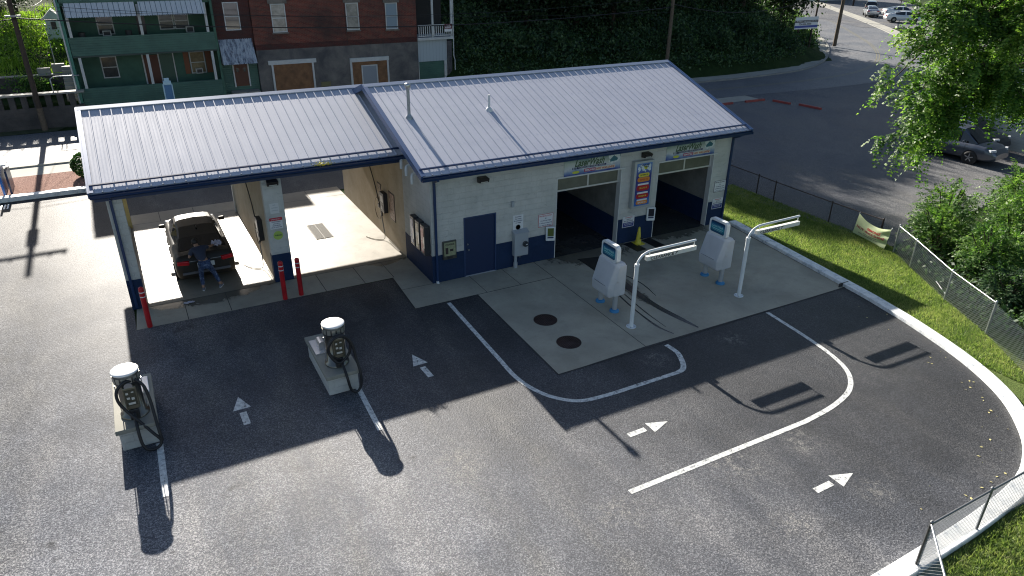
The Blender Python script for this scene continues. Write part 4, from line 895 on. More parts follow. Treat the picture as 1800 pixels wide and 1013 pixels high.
def car(paint,sp,name,label,group=None,rails=False,detail=True):
    t=thing(name,(0,0,0),label,'car' if sp is SED else 'SUV',group)
    def sec(w,zl,zb):
        h=zb-zl; P=[(0,zl),(w-.14,zl),(w-.03,zl+.10*h),(w,zl+.35*h),(w-.005,zl+.62*h),(w-.035,zl+.86*h),(w-.09,zb-.01),(w-.18,zb+.012),(w*.4,zb+.04),(0,zb+.045)]
        return P+[(-a,b) for a,b in P[-2:0:-1]]
    low=sp['low']; ys=[l[0] for l in low]; yy=sorted(set(list(np.linspace(0,ys[-1],26))+ys)); 
    f=lambda k,y: float(np.interp(y,ys,[l[k] for l in low]))
    body=MB().loft([[(a,y,b) for a,b in sec(f(1,y),f(2,y),f(3,y))] for y in yy],True,True,True).build('body',paint,t)
    C_=sp['cab']; rings=[]
    for y,wb,wt,zt in C_:
        zb=f(3,y)+.0; h=zt-zb
        rings.append([(wb,y,zb),(wt+.04,y,zb+h*.86),(wt-.03,y,zb+h*.97),(wt-.16,y,zt+.012),(0,y,zt+.03),(-wt+.16,y,zt+.012),(-wt+.03,y,zb+h*.97),(-wt-.04,y,zb+h*.86),(-wb,y,zb)])
    parts={'roof':MB(),'rear_window':MB(),'windshield':MB(),'swl':MB(),'swr':MB()}
    n=len(C_); rw=1 if sp is SUV else 2
    def q(mb,a,b,sm=True): mb.add([rings[a[0]][a[1]],rings[b[0]][a[1]],rings[b[0]][b[1]],rings[a[0]][b[1]]],[(0,3,2,1)],sm)
    mid=3
    for i in range(n-1):
        for k in range(8):
            side=k in(0,7); 
            if i<rw and not side: mb=parts['rear_window'] if k in(2,3,4,5) else parts['roof']
            elif i==n-2 and not side: mb=parts['windshield'] if k in (2,3,4,5) else parts['roof']
            elif side: mb=parts['roof'] if i in(0,mid) else parts['swl' if k else 'swr']
            else: mb=parts['roof']
            q(mb,(i,k),(i+1,k+1))
    parts['roof'].build('roof',paint,t); parts['rear_window'].build('rear_window',GLASS,t); parts['windshield'].build('windshield',GLASS,t); parts['swl'].build('side_window',GLASS,t); parts['swr'].build('side_window',GLASS,t)
    r=sp['r']
    for wy in sp['wheels']:
        for s in(-1,1):
            w=f(1,wy)
            MB().cyl((s*(w-.20),wy,r),(s*(w+.004),wy,r),r+.055,n=28).build('wheel_arch',BLACK,t)
            wh=MB(); 
            prof=[(.19,.0),(r-.02,.0),(r,.03),(r,.17),(r-.02,.20),(.22,.20)]; m2=MB().lathe((0,0,0),prof,28,caps=False)
            wh.v=[(s*(w-.185+c),wy+a,r+b) for a,b,c in m2.v]; wh.f=m2.f; wh.sm=m2.sm
            wo=wh.build('wheel',TYRE,t)
            rm=MB(); rm.cyl((s*(w-.02),wy,r),(s*(w+.0),wy,r),.20,n=20)
            for k in range(5): a=2*pi*k/5+.3; rm.bar((s*(w+.012),wy,r),(s*(w+.012),wy+math.cos(a)*.21,r+math.sin(a)*.21),.05,.03,up=(1,0,0))
            rm.lathe((0,0,0),[(0,0)],3,caps=False) if False else None
            rm.build('rim',RIM,wo)
    zl=f(3,.1)
    for s in(-1,1):
        MB().obox((s*.66,.035,zl-.13),(.36,.14,.13),rot=(0,0,s*.28)).build('tail_light',TAIL,t,bevel=.02)
        MB().obox((s*.66,sp['L']-.24,f(3,sp['L']-.4)-.10),(.34,.22,.12),rot=(0,0,-s*.35)).build('headlight',LAMPW,t,bevel=.02)
        MB().obox((s*1.0,C_[-1][0]-.55,1.0 if sp is SED else 1.12),(.20,.10,.13)).build('mirror',paint,t,bevel=.03)
        if detail:
            for hy in((1.75,2.75) if sp is SED else (1.35,2.45)): MB().obox((s*(f(1,hy)+.006),hy,f(3,hy)-.14),(.03,.16,.03)).build('door_handle',DARK,t,bevel=.008)
            m=MB()
            for hy in(1.35,2.5,3.55) if sp is SED else (1.1,2.05,3.1): m.box(s*(f(1,hy)+.001)-.002,s*(f(1,hy)+.001)+.002,hy-.004,hy+.004,.35,f(3,hy)-.06)
            m.build('door_seam',BLACK,t)
        if rails: MB().tube([(s*.62,.6,1.74),(s*.62,.75,1.80),(s*.62,2.3,1.81),(s*.62,2.5,1.76)],.018,n=8).build('roof_rail',CHR,t)
    MB().box(-.26,.26,-.012,.02,zl-.34,zl-.18).build('number_plate',PLATE,t)
    MB().box(-.74,.74,-.028,.05,.44,.52).build('bumper_strip',mat('bumper_grey',(.10,.10,.11),.5),t,bevel=.01)
    MB().box(-.5,.5,-.006,.03,zl-.11,zl-.085).build('trunk_trim',CHR,t)
    if sp is SED: MB().obox((0,1.2+.45,1.44),(.05,.14,.05)).build('antenna_fin',paint,t,bevel=.015)
    return t
c=car(mat('bronze_paint',(.026,.022,.018),.5,spec=.3,metal=.0),SED,'parked_car','bronze sedan being wiped down in the left wash bay, seen from behind'); c.location=(-6.55,3.36,0); c.rotation_euler=(0,0,-.0)
c=car(carpaint('silver_grey',(.09,.10,.125),.5),SUV,'parked_suv','grey SUV with roof rails parked beyond the lot, half hidden by leaves',rails=True); c.location=(31.05,4.1,0); c.rotation_euler=(0,0,pi+.06)
c2=car(carpaint('black_paint',(.012,.013,.016),.2),SUV,'parked_suv','black SUV parked behind the grey SUV beside the white siding'); c2.location=(33.6,5.4,0); c2.rotation_euler=(0,0,pi+.06)
WP=carpaint('white_paint',(.62,.63,.64),.0); SP=carpaint('pale_silver',(.42,.45,.48),.6)
g='cars parked beyond the bend'
src=[car(WP,SED,'parked_car','white sedan parked beyond the bend, nearest the big tree leaves',g,detail=False),car(carpaint('dark_suv',(.02,.025,.04),.3),SUV,'parked_suv','dark SUV with pale roof parked beyond the bend under the sign post',g,rails=True,detail=False),car(SP,SED,'parked_car','silver sedan parked beside the grass strip beyond the bend',g,detail=False)]
src[0].location=(91.5,50.6,0.1); src[0].rotation_euler=(0,0,-2.2); src[1].location=(101.5,60.5,.1); src[1].rotation_euler=(0,0,-.9); src[2].location=(95.3,55.4,.1); src[2].rotation_euler=(0,0,-.8)
MB().obox((0,1.5,1.72),(1.15,1.9,.02)).build('roof_panel',WP,src[1]).location=(0,0,0)
copy_tree(src[0],(98.5,56.0,.1),-2.1,'white sedan parked beyond the bend, behind the silver one',g)
# ================================================================== PERSON
def skin(name,verts,edges,rad,m,parent,root=0,sub=2):
    off=parent_loc(parent); me=bpy.data.meshes.new(name); me.from_pydata([(x-off[0],y-off[1],z-off[2]) for x,y,z in verts],edges,[]); me.update()
    o=bpy.data.objects.new(name,me); C.objects.link(o); me.materials.append(m); o.parent=parent
    md=o.modifiers.new('skin','SKIN'); md.use_smooth_shade=True
    for i,r in enumerate(rad):
        sv=me.skin_vertices[0].data[i]; sv.radius=(r,r) if not hasattr(r,'__len__') else r; sv.use_root=(i==root)
    s=o.modifiers.new('sub','SUBSURF'); s.levels=sub; s.render_levels=sub
    return o
SKIN=mat('skin',(.30,.17,.11),.5); HAIR=mat('hair',(.012,.01,.009),.6); SHIRT=mat('navy_shirt',(.028,.036,.062),.85,bump=.5,bscale=14,bdist=.02)
JEAN=NB('jeans'); n=JEAN.noise(14,4,.8); JEAN.out(JEAN.ramp(n,[(.38,(.012,.024,.065)),(.55,(.04,.07,.15)),(.66,(.20,.25,.32))]),.85); JEAN=JEAN.m
per=thing('person',(-6.6,3.05,0),'person in navy shirt and mottled jeans leaning over the trunk wiping the rear window','person')
J=dict(pel=(-6.62,2.90,.92),sp=(-6.67,3.08,1.08),ch=(-6.71,3.30,1.24),nk=(-6.73,3.42,1.33),hd=(-6.75,3.53,1.41),ht=(-6.76,3.60,1.50),
 sR=(-6.53,3.36,1.29),eR=(-6.34,3.60,1.20),wR=(-6.19,3.84,1.14),sL=(-6.90,3.30,1.27),eL=(-7.02,3.22,1.07),wL=(-6.98,3.43,1.10),
 hR=(-6.53,2.90,.90),kR=(-6.38,3.06,.50),aR=(-6.25,2.98,.10),tR=(-6.16,3.14,.045),bR=(-6.27,2.93,.05),hL=(-6.72,2.90,.90),kL=(-6.77,3.06,.49),aL=(-6.78,2.96,.10),tL=(-6.74,3.14,.045),bL=(-6.79,2.91,.05))
K_=list(J); ix={k:i for i,k in enumerate(K_)}
E_=[('pel','sp'),('sp','ch'),('ch','nk'),('nk','hd'),('hd','ht'),('ch','sR'),('sR','eR'),('eR','wR'),('ch','sL'),('sL','eL'),('eL','wL'),('pel','hR'),('hR','kR'),('kR','aR'),('aR','tR'),('aR','bR'),('pel','hL'),('hL','kL'),('kL','aL'),('aL','tL'),('aL','bL')]
RD=dict(pel=.135,sp=.115,ch=.135,nk=.055,hd=.085,ht=.075,sR=.062,eR=.042,wR=.028,sL=.062,eL=.042,wL=.028,hR=.095,kR=.062,aR=.042,tR=.034,bR=.036,hL=.095,kL=.062,aL=.042,tL=.034,bL=.036)
V=[J[k] for k in K_]; EE=[(ix[a],ix[b]) for a,b in E_]
body=skin('body',V,EE,[RD[k] for k in K_],SKIN,per)
for s,wk,fd in(('R','wR',(.72,.62,-.1)),('L','wL',(.25,.93,-.1))):
    w0=Vector(J[wk]); f0=Vector(fd).normalized(); sd_=f0.cross(Vector((0,0,1))).normalized()*(1 if s=='R' else -1); 
    vs=[w0,w0+f0*.045,w0+f0*.085]; es=[(0,1),(1,2)]; rd=[.026,.034,.034]
    for k,(o_,l) in enumerate(((-.03,.07),(-.01,.08),(.012,.075),(.032,.06))):
        b0=w0+f0*.09+sd_*o_; vs+=[b0,b0+f0*l*.55+Vector((0,0,-.005)),b0+f0*l+Vector((0,0,-.025))]; i=len(vs)-3; es+=[(2,i),(i,i+1),(i+1,i+2)]; rd+=[.011,.009,.008]
    b0=w0+f0*.035-sd_*.035; vs+=[b0,b0+f0*.035-sd_*.03]; i=len(vs)-2; es+=[(1,i),(i,i+1)]; rd+=[.012,.009]
    skin('hand',[tuple(v) for v in vs],es,rd,SKIN,body)
m=MB(); H0=Vector(J['hd'])+Vector((-.005,.015,.03)); 
hv=[]; 
def ell(c,r,n=14,k=10,tilt=0):
    mb=MB(); vs=[];fs=[]
    for j in range(k+1):
        ph=pi*j/k
        for i in range(n): th=2*pi*i/n; vs.append((c[0]+r[0]*math.sin(ph)*math.cos(th),c[1]+r[1]*math.sin(ph)*math.sin(th),c[2]+r[2]*math.cos(ph)))
    for j in range(k):
        for i in range(n): fs.append((j*n+i,(j+1)*n+i,(j+1)*n+(i+1)%n,j*n+(i+1)%n))
    return mb.add(vs,fs,True)
ell(H0+Vector((0,.055,-.03)),(.075,.075,.11)).build('face',SKIN,body)
for s in(-1,1): ell(H0+Vector((s*.028,.125,-.01)),(.012,.01,.009),8,6).build('eye',WHITE,body); ell(H0+Vector((s*.083,.03,-.03)),(.012,.02,.03),8,6).build('ear',SKIN,body)
ell(H0+Vector((0,.132,-.035)),(.014,.018,.022),8,6).build('nose',SKIN,body); ell(H0+Vector((0,.125,-.075)),(.025,.008,.009),8,6).build('mouth',mat('lip',(.15,.05,.045),.5),body)
ell(H0+Vector((0,-.01,.02)),(.098,.105,.115)).build('hair',HAIR,per)
def sub_(keys,edges,scale,name,m,root=0,ext=None):
    ks=list(keys); vs=[J[k] for k in ks]; es=[(ks.index(a),ks.index(b)) for a,b in edges]
    return skin(name,vs,es,[scale[k] for k in ks],m,per,root)
J['mR']=tuple(Vector(J['sR']).lerp(Vector(J['eR']),.75)); J['mL']=tuple(Vector(J['sL']).lerp(Vector(J['eL']),.75)); J['n0']=tuple(Vector(J['ch']).lerp(Vector(J['nk']),.7)); J['p0']=tuple(Vector(J['pel']).lerp(Vector(J['sp']),.05))
sub_(['p0','sp','ch','n0','sR','mR','sL','mL'],[('p0','sp'),('sp','ch'),('ch','n0'),('ch','sR'),('sR','mR'),('ch','sL'),('sL','mL')],dict(p0=.155,sp=.145,ch=.16,n0=.075,sR=.085,mR=.07,sL=.085,mL=.07),'shirt',SHIRT)
J['qR']=tuple(Vector(J['kR']).lerp(Vector(J['aR']),.88)); J['qL']=tuple(Vector(J['kL']).lerp(Vector(J['aL']),.88))
sub_(['pel','hR','kR','qR','hL','kL','qL'],[('pel','hR'),('hR','kR'),('kR','qR'),('pel','hL'),('hL','kL'),('kL','qL')],dict(pel=.15,hR=.115,kR=.082,qR=.062,hL=.115,kL=.082,qL=.062),'jeans',JEAN)
for s,d in(('R',(.09,.17)),('L',(.04,.19))):
    b0=Vector(J['b'+s]); m=MB(); dx=Vector((*d,0)).normalized(); pp=Vector((-dx.y,dx.x,0)); pts=[(-.06,.035),(.0,.042),(.08,.036),(.15,.046),(.20,.035),(.225,.0),(.20,-.035),(.15,-.046),(.08,-.036),(.0,-.042),(-.06,-.035),(-.075,0)]
    m.prism([((b0+dx*a+pp*b).x,(b0+dx*a+pp*b).y) for a,b in pts],.0065,.035); so=m.build('shoe',mat('shoe_white',(.55,.55,.56),.6),per,bevel=.006); 
    m=MB(); m.loft([[((b0+dx*a+pp*b*k).x,(b0+dx*a+pp*b*k).y,z) for a,b in pts] for k,z in((.9,.034),(.85,.075),(.5,.10))],True,True,True); m.build('shoe_upper',mat('shoe_grey',(.12,.13,.16),.7),so)
# cloth in the hand
V=[];F=[];n=15
for i in range(n):
    for k in range(n):
        u=i/(n-1)-.5; v=k/(n-1)-.5; rr_=.15+.03*math.sin(7*u+3*v); x=-6.09+u*.32+.02*math.sin(13*v); y=3.90+v*.24+.02*math.sin(9*u); z=1.15+.33*(y-3.9)+.03*math.sin(19*u+5*v)+.02*math.sin(15*v-6*u)
        if abs(u)+abs(v)>.75: x-=u*.06; y-=v*.05
        V.append((x,y,z+.02))
for i in range(n-1):
    for k in range(n-1): a=i*n+k; F.append((a,a+1,a+n+1,a+n))
CL_=mat('cloth_grey',(.45,.42,.48),.9)
tag(fast_mesh('cleaning_cloth',V,F,CL_,smooth=True),'crumpled pale cloth held against the car rear window','cloth')
V=[(-7.32+ (x+6.09)*1.0, 2.15+(y-3.9)*.6, .03+.5*abs(z-1.17-.33*(y-3.9))) for x,y,z in V]
tag(fast_mesh('floor_rag',V,F,mat('rag',(.55,.52,.56),.9),smooth=True),'small pale rag lying on the concrete before the car bay','cloth')
# ================================================================== SIGNS, SHRUB, STOPS AT THE BACK
t=thing('tower_post',(-5.75,20,0),'pale blue framed post sticking up behind the bay roof ridge','post')
MB().box(-5.92,-5.58,19.9,20.1,0,3.6).build('panel',mat('post_blue',(.05,.16,.32),.4),t); MB().box(-5.97,-5.92,19.86,20.14,0,3.62).box(-5.58,-5.53,19.86,20.14,0,3.62).build('frame',mat('post_pale',(.32,.50,.60),.4),t)
MB().box(-5.93,-5.57,19.88,20.12,3.62,3.78).box(-5.86,-5.64,19.9,20.1,3.78,3.92).build('cap',MATS['post_pale'],t)
t=thing('bed_sign',(-13.1,16.6,0),'bright blue double sided sign standing in the mulch bed at far left','sign')
MB().box(-13.22,-13.14,16.30,17.75,.10,1.22).build('panel',mat('sign_bright_blue',(.01,.12,.42),.35),t); MB().box(-13.0,-12.92,16.6,17.75,.05,1.05).build('panel',NAVYTRIM,t); MB().box(-13.23,-12.91,16.9,17.75,1.222,1.28).build('white_top',WHITE,t)
t=thing('vent_grille',(-13.1,14.9,0),'flat drain grille in the asphalt beside the blue sign','drain'); m=MB(); 
for i in range(5): m.box(-13.5+i*.12,-13.44+i*.12,14.6,15.2,.003,.012)
m.build('bars',WHITE,t)
WSM=mat('stop_red',(.35,.05,.04),.6,var=.35,vscale=5)
for x0,y0,x1,y1,l in((28.2,17.25,30.0,17.3,'red wheel stop nearest the building corner'),(31.2,17.25,33.0,17.2,'second red wheel stop from the building corner'),(33.35,16.7,33.6,15.35,'red wheel stop at the weedy turn of the row'),(34.0,14.9,34.2,13.2,'last red wheel stop, farthest right and nearest the viewer')):
    m=MB(); p=Vector((x0,y0,0)); q_=Vector((x1,y1,0)); d=(q_-p).normalized(); nn=Vector((-d.y,d.x,0)); pr=[(-.1,0),(-.07,.13),(.07,.13),(.1,0)]
    m.loft([[tuple(e+nn*a+Vector((0,0,b))) for a,b in pr] for e in(p,q_)],True,False,True); tag(m.build('wheel_stop',WSM,None),l,'wheel stop','red wheel stops along the parking lot')
# ================================================================== FENCES
def fence(pts,h,label,rail=True,posts=None,mrail=GALV,mw=None,hs=None,pitch=.075,r=.0034,lean=0):
    t=thing('chain_link_fence',(*pts[0],0),label,'fence')
    mw=mw or mat('wire',(.34,.36,.37),.5,metal=.6)
    V=[];F=[]
    for (x0,y0),(x1,y1) in zip(pts[:-1],pts[1:]):
        L=math.hypot(x1-x0,y1-y0); dx,dy=(x1-x0)/L,(y1-y0)/L; nrm=(-dy,dx)
        s=-h
        while s<L:
            for sg in(1,-1):
                a0,a1=(s,s+h) if sg>0 else (s+h,s)
                z0,z1=.02,h; lo,hi=0,1
                # clip to the panel
                def cl_(a): return 0<=a<=L
                ta=[0,1]
                if a1!=a0:
                    t0=(0-a0)/(a1-a0); t1=(L-a0)/(a1-a0); lo=max(0,min(t0,t1)); hi=min(1,max(t0,t1))
                if hi-lo<.02: continue
                P=[]
                for tt in(lo,hi): a=a0+(a1-a0)*tt; P.append((x0+dx*a,y0+dy*a,z0+(z1-z0)*tt))
                b=len(V); ox,oy=nrm[0]*r,nrm[1]*r
                for p in P: V+= [(p[0]+ox,p[1]+oy,p[2]),(p[0]-dx*r*.9,p[1]-dy*r*.9,p[2]+r*.9),(p[0]-ox,p[1]-oy,p[2]-.0)]
                F+=[(b,b+1,b+4,b+3),(b+1,b+2,b+5,b+4),(b+2,b,b+3,b+5)]
            s+=pitch
    fast_mesh('wire_mesh',V,F,mw,t)
    for i,(x,y) in enumerate(posts or pts):
        hh=h+.04; 
        MB().cyl((x,y,0),(x,y,hh),.026 if 0<i<len(pts)-1 else .034,n=10).lathe((x,y,hh),[(.034,0),(.03,.02),(0,.04)],10).build('post',mrail,t)
    if rail:
        m=MB()
        for a,b in zip(pts[:-1],pts[1:]): m.cyl((*a,h),(*b,h),.021,n=8)
        m.build('top_rail',mrail,t)
    return t
RUSTY=mat('rusty_rail',(.07,.05,.045),.6,metal=.3,var=.3,vscale=8)
fence([(16.75,11),(16.75,8),(16.75,5),(16.72,2.0),(16.67,.95),(16.66,-2.03),(16.75,-4.3)],.86,'dark low chain link fence between the lawn and the parking lot',mrail=RUSTY,mw=mat('wire_dark',(.12,.12,.12),.6,metal=.4),r=.003)
fence([(16.25,-5.3),(15.56,-6.45),(14.18,-8.62),(13.2,-10.55)],1.03,'shiny chain link fence with silver top rail in front of the bushes',r=.0036)
fence([(13.2,-10.55),(12.25,-11.9),(11.5,-13.1),(10.6,-14.2),(9.2,-14.9),(7.9,-15.14)],1.0,'chain link fence without top rail curving round behind the painted kerb',rail=False,posts=[(11.5,-13.1),(9.2,-14.9)])
f=fence([(7.9,-15.14),(5.08,-15.14),(3.24,-15.15)],1.1,'dark railed chain link fence in front of the kerb at the lower right corner',mrail=mat('rail_dark',(.16,.17,.18),.5,metal=.6))
fence([(3.24,-15.15),(2.0,-16.3),(.8,-17.5)],1.1,'silver chain link fence panel turning towards the viewer at the lower right corner')
MB().cyl((15.3,-7.6,.02),(14.6,-8.4,.02),.018,n=8).build('loose_rail',GALV,None); tag(bpy.data.objects['loose_rail'],'loose silver rail lying in the grass at the foot of the shiny fence','rail')
# banner tied on the fence
BN=mat('banner_cloth',(.52,.60,.34),.7,var=.12,vscale=3)
t=thing('fence_banner',(16.6,-3.9,.1),'sagging pale green banner with red lettering tied to the dark fence','banner')
A=Vector((16.60,-3.36,.84)); B=Vector((16.08,-5.12,.87)); Cc=Vector((16.16,-4.98,.04)); D=Vector((16.52,-3.30,.04))
V=[];F=[];nu,nv=36,20
def bp(u,v):
    top=A.lerp(B,u); bot=D.lerp(Cc,u); sag=.20*math.sin(pi*u)**1.0*(1-v)**1.2
    p=top.lerp(bot,v); p.z-=sag; p.x-=.05*math.sin(pi*u)*math.sin(pi*v)+.02*math.sin(9*u+4*v)*(1-v)+.03*math.exp(-((u-.9)*8)**2)*math.sin(14*v)
    return p
for j in range(nv+1):
    for i in range(nu+1): V.append(tuple(bp(i/nu,j/nv)))
for j in range(nv):
    for i in range(nu): a=j*(nu+1)+i; F.append((a,a+1,a+nu+2,a+nu+1))
fast_mesh('sheet',V,F,BN,t,smooth=True)
def btext(s_,m,uc,vc,wu,hv,bold=.02):
    o=lettering(s_,m,t,(0,0,0),(1,0,0),(0,1,0),width=1,height=1,bold=bold,depth=0); off=parent_loc(t)
    for x in o.data.vertices:
        c_=x.co+off; p=bp(uc+c_.x*wu,vc-c_.y*hv); x.co=p+Vector((-.012,0,.003))-off
btext('SIMONIZ',TXR if 0 else mat('banner_red',(.50,.02,.02),.6),.58,.36,.42,.15,.03); btext('HOT WAX-SHINE',mat('banner_maroon',(.28,.02,.05),.6),.49,.57,.86,.15,.03); btext('NOW AVAILABLE',DB,.52,.74,.40,.05); btext('WITH CARNAUBA WAX',DB,.46,.84,.62,.055)
for p in(A,B):
    MB().tube([p,p+Vector((.06,.03,.05))],.006,n=5).build('tie',WHITE,t)
# ================================================================== STREET SIDE: wall, poles, wires, houses
STONE=blockwall('dark_stone',(.10,.09,.085),(.045,.042,.042),bw=.5,bh=.25,bump=1,mortar=.015,crack=.4)
COP=mat('coping',(.32,.31,.28),.8,var=.3,vscale=2)
t=thing('balustrade_wall',(-20,29.7,0),'dark stone retaining wall topped by a row of square openings, at the street on far left','wall')
MB().box(-34,-9.9,29.5,29.9,-.05,1.22).build('wall',STONE,t); MB().box(-34,-9.75,29.42,29.98,1.92,2.02).build('coping',COP,t)
m=MB(); x=-34
while x<-10: m.box(x,x+.31,29.52,29.88,1.22,1.92); x+=.60
m.build('openwork',STONE,t)
t=thing('garden_wall',(-20,33.2,0),'upper dark stone wall holding the sunlit grass bank','wall')
MB().box(-34,-10.3,33.05,33.3,.8,2.45).build('wall',STONE,t); MB().box(-34,-10.3,33.0,33.35,2.45,2.52).build('coping',COP,t)
for i,(x,z) in enumerate(((-12.1,2.5),(-11.3,2.55))): tag(MB().box(x,x+.7,33.32,33.7,z,z+.35+.15*i).build('concrete_block',COP,None,bevel=.03),['left','right'][i]+' of two grey concrete blocks on the upper garden wall','block')
WOOD=mat('pole_wood',(.07,.05,.038),.9,var=.4,vscale=9); WOODL=mat('pole_light',(.16,.12,.085),.9,var=.4,vscale=9)
def upole(x,y,z0,h,label,arms=True,m=WOOD,r=.15):
    t=thing('utility_pole',(x,y,z0),label,'utility pole','wooden utility poles')
    MB().cyl((x,y,z0-.3),(x,y,z0+h),r,r*.72,n=14).build('pole',m,t)
    if arms:
        a=MB().box(x-1.15,x+1.15,y-.22,y-.10,z0+h-1.05,z0+h-.92).build('crossarm',m,t)
        i_=MB()
        for dx in(-1.05,-.6,.6,1.05): i_.lathe((x+dx,y-.16,z0+h-.92),[(.03,0),(.05,.06),(.03,.12),(0,.14)],10)
        i_.build('insulators',mat('porcelain',(.35,.3,.27),.3),a)
    return t
p1=upole(-12.16,29.05,0,10.45,'leaning-looking dark wooden pole at far left in front of the stone wall')
MB().cyl((-12.16,28.75,8.1),(-12.16,28.75,8.9),.2,n=14).build('transformer',MG,p1); MB().box(-12.55,-11.8,28.85,28.95,6.2,6.3).build('bracket',mat('bracket',(.3,.3,.3),.5),p1)
MB().cyl((-12.16,29.05,0),(-12.16,29.05,1.3),.162,.158,n=14,caps=False).build('pole_sleeve',WOODL,p1,label='paler worn foot of the pole')
upole(31.9,27.0,.2,11,'brown wooden pole rising behind the right end of the roof ridge',m=WOODL,r=.16)
upole(61.9,34.9,.4,12,'brown wooden pole on the bank beside the bend in the road',m=WOODL,r=.20); upole(87,58.9,.3,9,'thin dark pole farther up the road past the bend',arms=False,r=.14)
upole(112,72,.3,10,'dark pole beyond the bend beside the far parked cars',arms=False,r=.16)
WIRE=mat('cable',(.012,.012,.014),.6)
def wire(p,q,sag,r,label,mm=WIRE,k=24):
    P=[]; p=Vector(p);q=Vector(q)
    for i in range(k+1): u=i/k; v=p.lerp(q,u); v.z-=sag*4*u*(1-u); P.append(v)
    tag(MB().tube(P,r,n=6).build('overhead_cable',mm,None),label,'cable','overhead cables along the street')
wire((-12.1,28.9,6.15),(31.9,26.9,5.6),.95,.032,'thickest black cable crossing the brick facade')
wire((-12.1,28.9,6.85),(31.9,26.9,6.4),1.0,.013,'thin upper cable crossing the green house and the brick facade')
wire((-12.1,28.9,6.55),(31.9,26.9,5.2),.35,.010,'thin middle cable descending to the right over the dark trees')
wire((-12.1,28.9,6.1),(-40,28,6.6),.8,.03,'thick cable leaving the left edge from the pole'); wire((-12.1,28.9,6.8),(-40,28,7.5),.8,.014,'thin cable leaving the left edge from the pole')
wire((31.9,26.9,5.8),(61.9,34.8,6.6),1.6,.03,'thick cable over the bank by the bend'); wire((61.9,34.8,6.2),(112,72,6),2.2,.04,'thick cable crossing the bend towards the far cars',k=30)
wire((61.9,34.8,6.6),(64,18,4.6),.8,.03,'cable crossing the bend towards the big tree')
wire((-12.1,29,6.5),(-9.9,31.8,5.2),.15,.01,'service drop from the left pole to the green house corner'); wire((-12.1,29,6.9),(-11.2,40,6.3),.3,.012,'pale service cable going up the grass bank',mat('pale_cable',(.4,.4,.38),.5))
wire((-12.1,29,7.0),(-16,40,8.0),.5,.012,'second pale service cable going up the grass bank',MATS['pale_cable'])
def P32(x,z,y=32.0):
    k=(y-CAM[1])/(30-CAM[1]); return (CAM[0]+(x-CAM[0])*k,CAM[2]-(CAM[2]-z)*k)
# --- green house
GS=NB('green_siding'); sp=GS.N.new('ShaderNodeSeparateXYZ'); GS.L.new(GS.pos,sp.inputs[0]); fr=GS.math('FRACT',GS.math('MULTIPLY',sp.outputs['Z'],7.5)); n=GS.noise(1.2,4,.6)
GS.out(GS.mix(GS.ramp(fr,[(.0,.6),(.14,0.)]),GS.ramp(n,[(.3,(.045,.105,.085)),(.7,(.065,.15,.12))]),(.01,.03,.025)),.6,GS.bump(fr,.8,.02)); GS=GS.m
GS2=mat('green_wall',(.05,.135,.095),.7,var=.3,vscale=1.5); GT=mat('green_trim',(.06,.20,.15),.6)
WT=mat('white_trim',(.50,.52,.52),.6,var=.15,vscale=3)
WGL=mat('window_glass',(.05,.06,.065),.12,spec=.7,var=.5,vscale=1.5); WDK=mat('dark_room',(.01,.012,.014),.3); 
gh=thing('green_house',(-5.9,33,0),'two storey green clapboard house with stacked porches behind the bays','house')
MB().box(-9.95,-1.95,32.0,40,0,9.3).build('wall',GS2,gh); MB().box(-10.15,-1.80,29.7,40.2,9.3,9.5).build('roof',mat('tar_roof',(.05,.05,.05),.9),gh); MB().box(-9.98,-1.95,29.95,30.1,6.75,9.3).build('upper_front',GS,gh)
MB().box(-9.9,-1.95,30,30.12,.0,2.02).build('porch_parapet',GS,gh,label='lower porch parapet of green siding'); MB().box(-9.9,-1.95,30,30.12,3.86,4.90).build('porch_parapet',GS,gh,label='upper porch parapet of green siding')
MB().box(-9.9,-1.95,29.96,32,3.78,3.86).box(-9.9,-1.95,30.1,32,.9,1.0).build('porch_floor',mat('porch_floor',(.05,.07,.06),.8),gh)
MB().box(-9.93,-1.97,30.12,32,6.6,6.75).build('porch_ceiling',GS2,gh)
MB().box(-10.1,-9.93,29.95,40,0,9.3).build('side_wall',GT,gh); MB().cyl((-10.12,29.92,0),(-10.12,29.92,9.2),.045,n=8).build('downspout',WT,gh)
MB().box(-2.0,-1.86,29.98,32,0,9.3).build('side_wall',GS2,gh)
def winpart(par,x0,x1,z0,z1,y,frame=WT,glass=WGL,sash=True,w=.06,depth=.05,lab=None):
    m=MB(); m.box(x0-w,x0,y-depth,y,z0-w,z1+w).box(x1,x1+w,y-depth,y,z0-w,z1+w).box(x0,x1,y-depth,y,z1,z1+w).box(x0,x1,y-depth,y,z0-w,z0)
    if sash: m.box(x0,x1,y-depth*.8,y,(z0+z1)/2-.025,(z0+z1)/2+.025)
    f=m.build('window',frame,par,label=lab); MB().box(x0,x1,y-.02,y-.004,z0,z1).build('pane',glass,f); return f
def W32(par,x0,x1,z0,z1,**k):
    a,z0_=P32(x0,z0); b,z1_=P32(x1,z1); return winpart(par,a,b,z0_,z1_,32.0,**k)
W32(gh,-8.5,-7.75,2.60,3.72)
W32(gh,-8.25,-7.5,5.05,6.05); 
wa=W32(gh,-4.95,-4.25,5.2,6.05); W32(gh,-4.1,-3.4,5.2,6.05)
W32(gh,-3.62,-2.85,2.55,3.75,glass=mat('curtain',(.30,.24,.13),.7,var=.5,vscale=2),lab='window with tan curtain and air conditioner')
def dbox(name,par,x0,x1,z0,z1,m,th=.06,y=32.0,label=None):
    a,za=P32(x0,z0,y); b,zb=P32(x1,z1,y); return MB().box(a,b,y-th,y-.001,za,zb).build(name,m,par,label=label)
BR=mat('brown_door',(.085,.028,.014),.6)
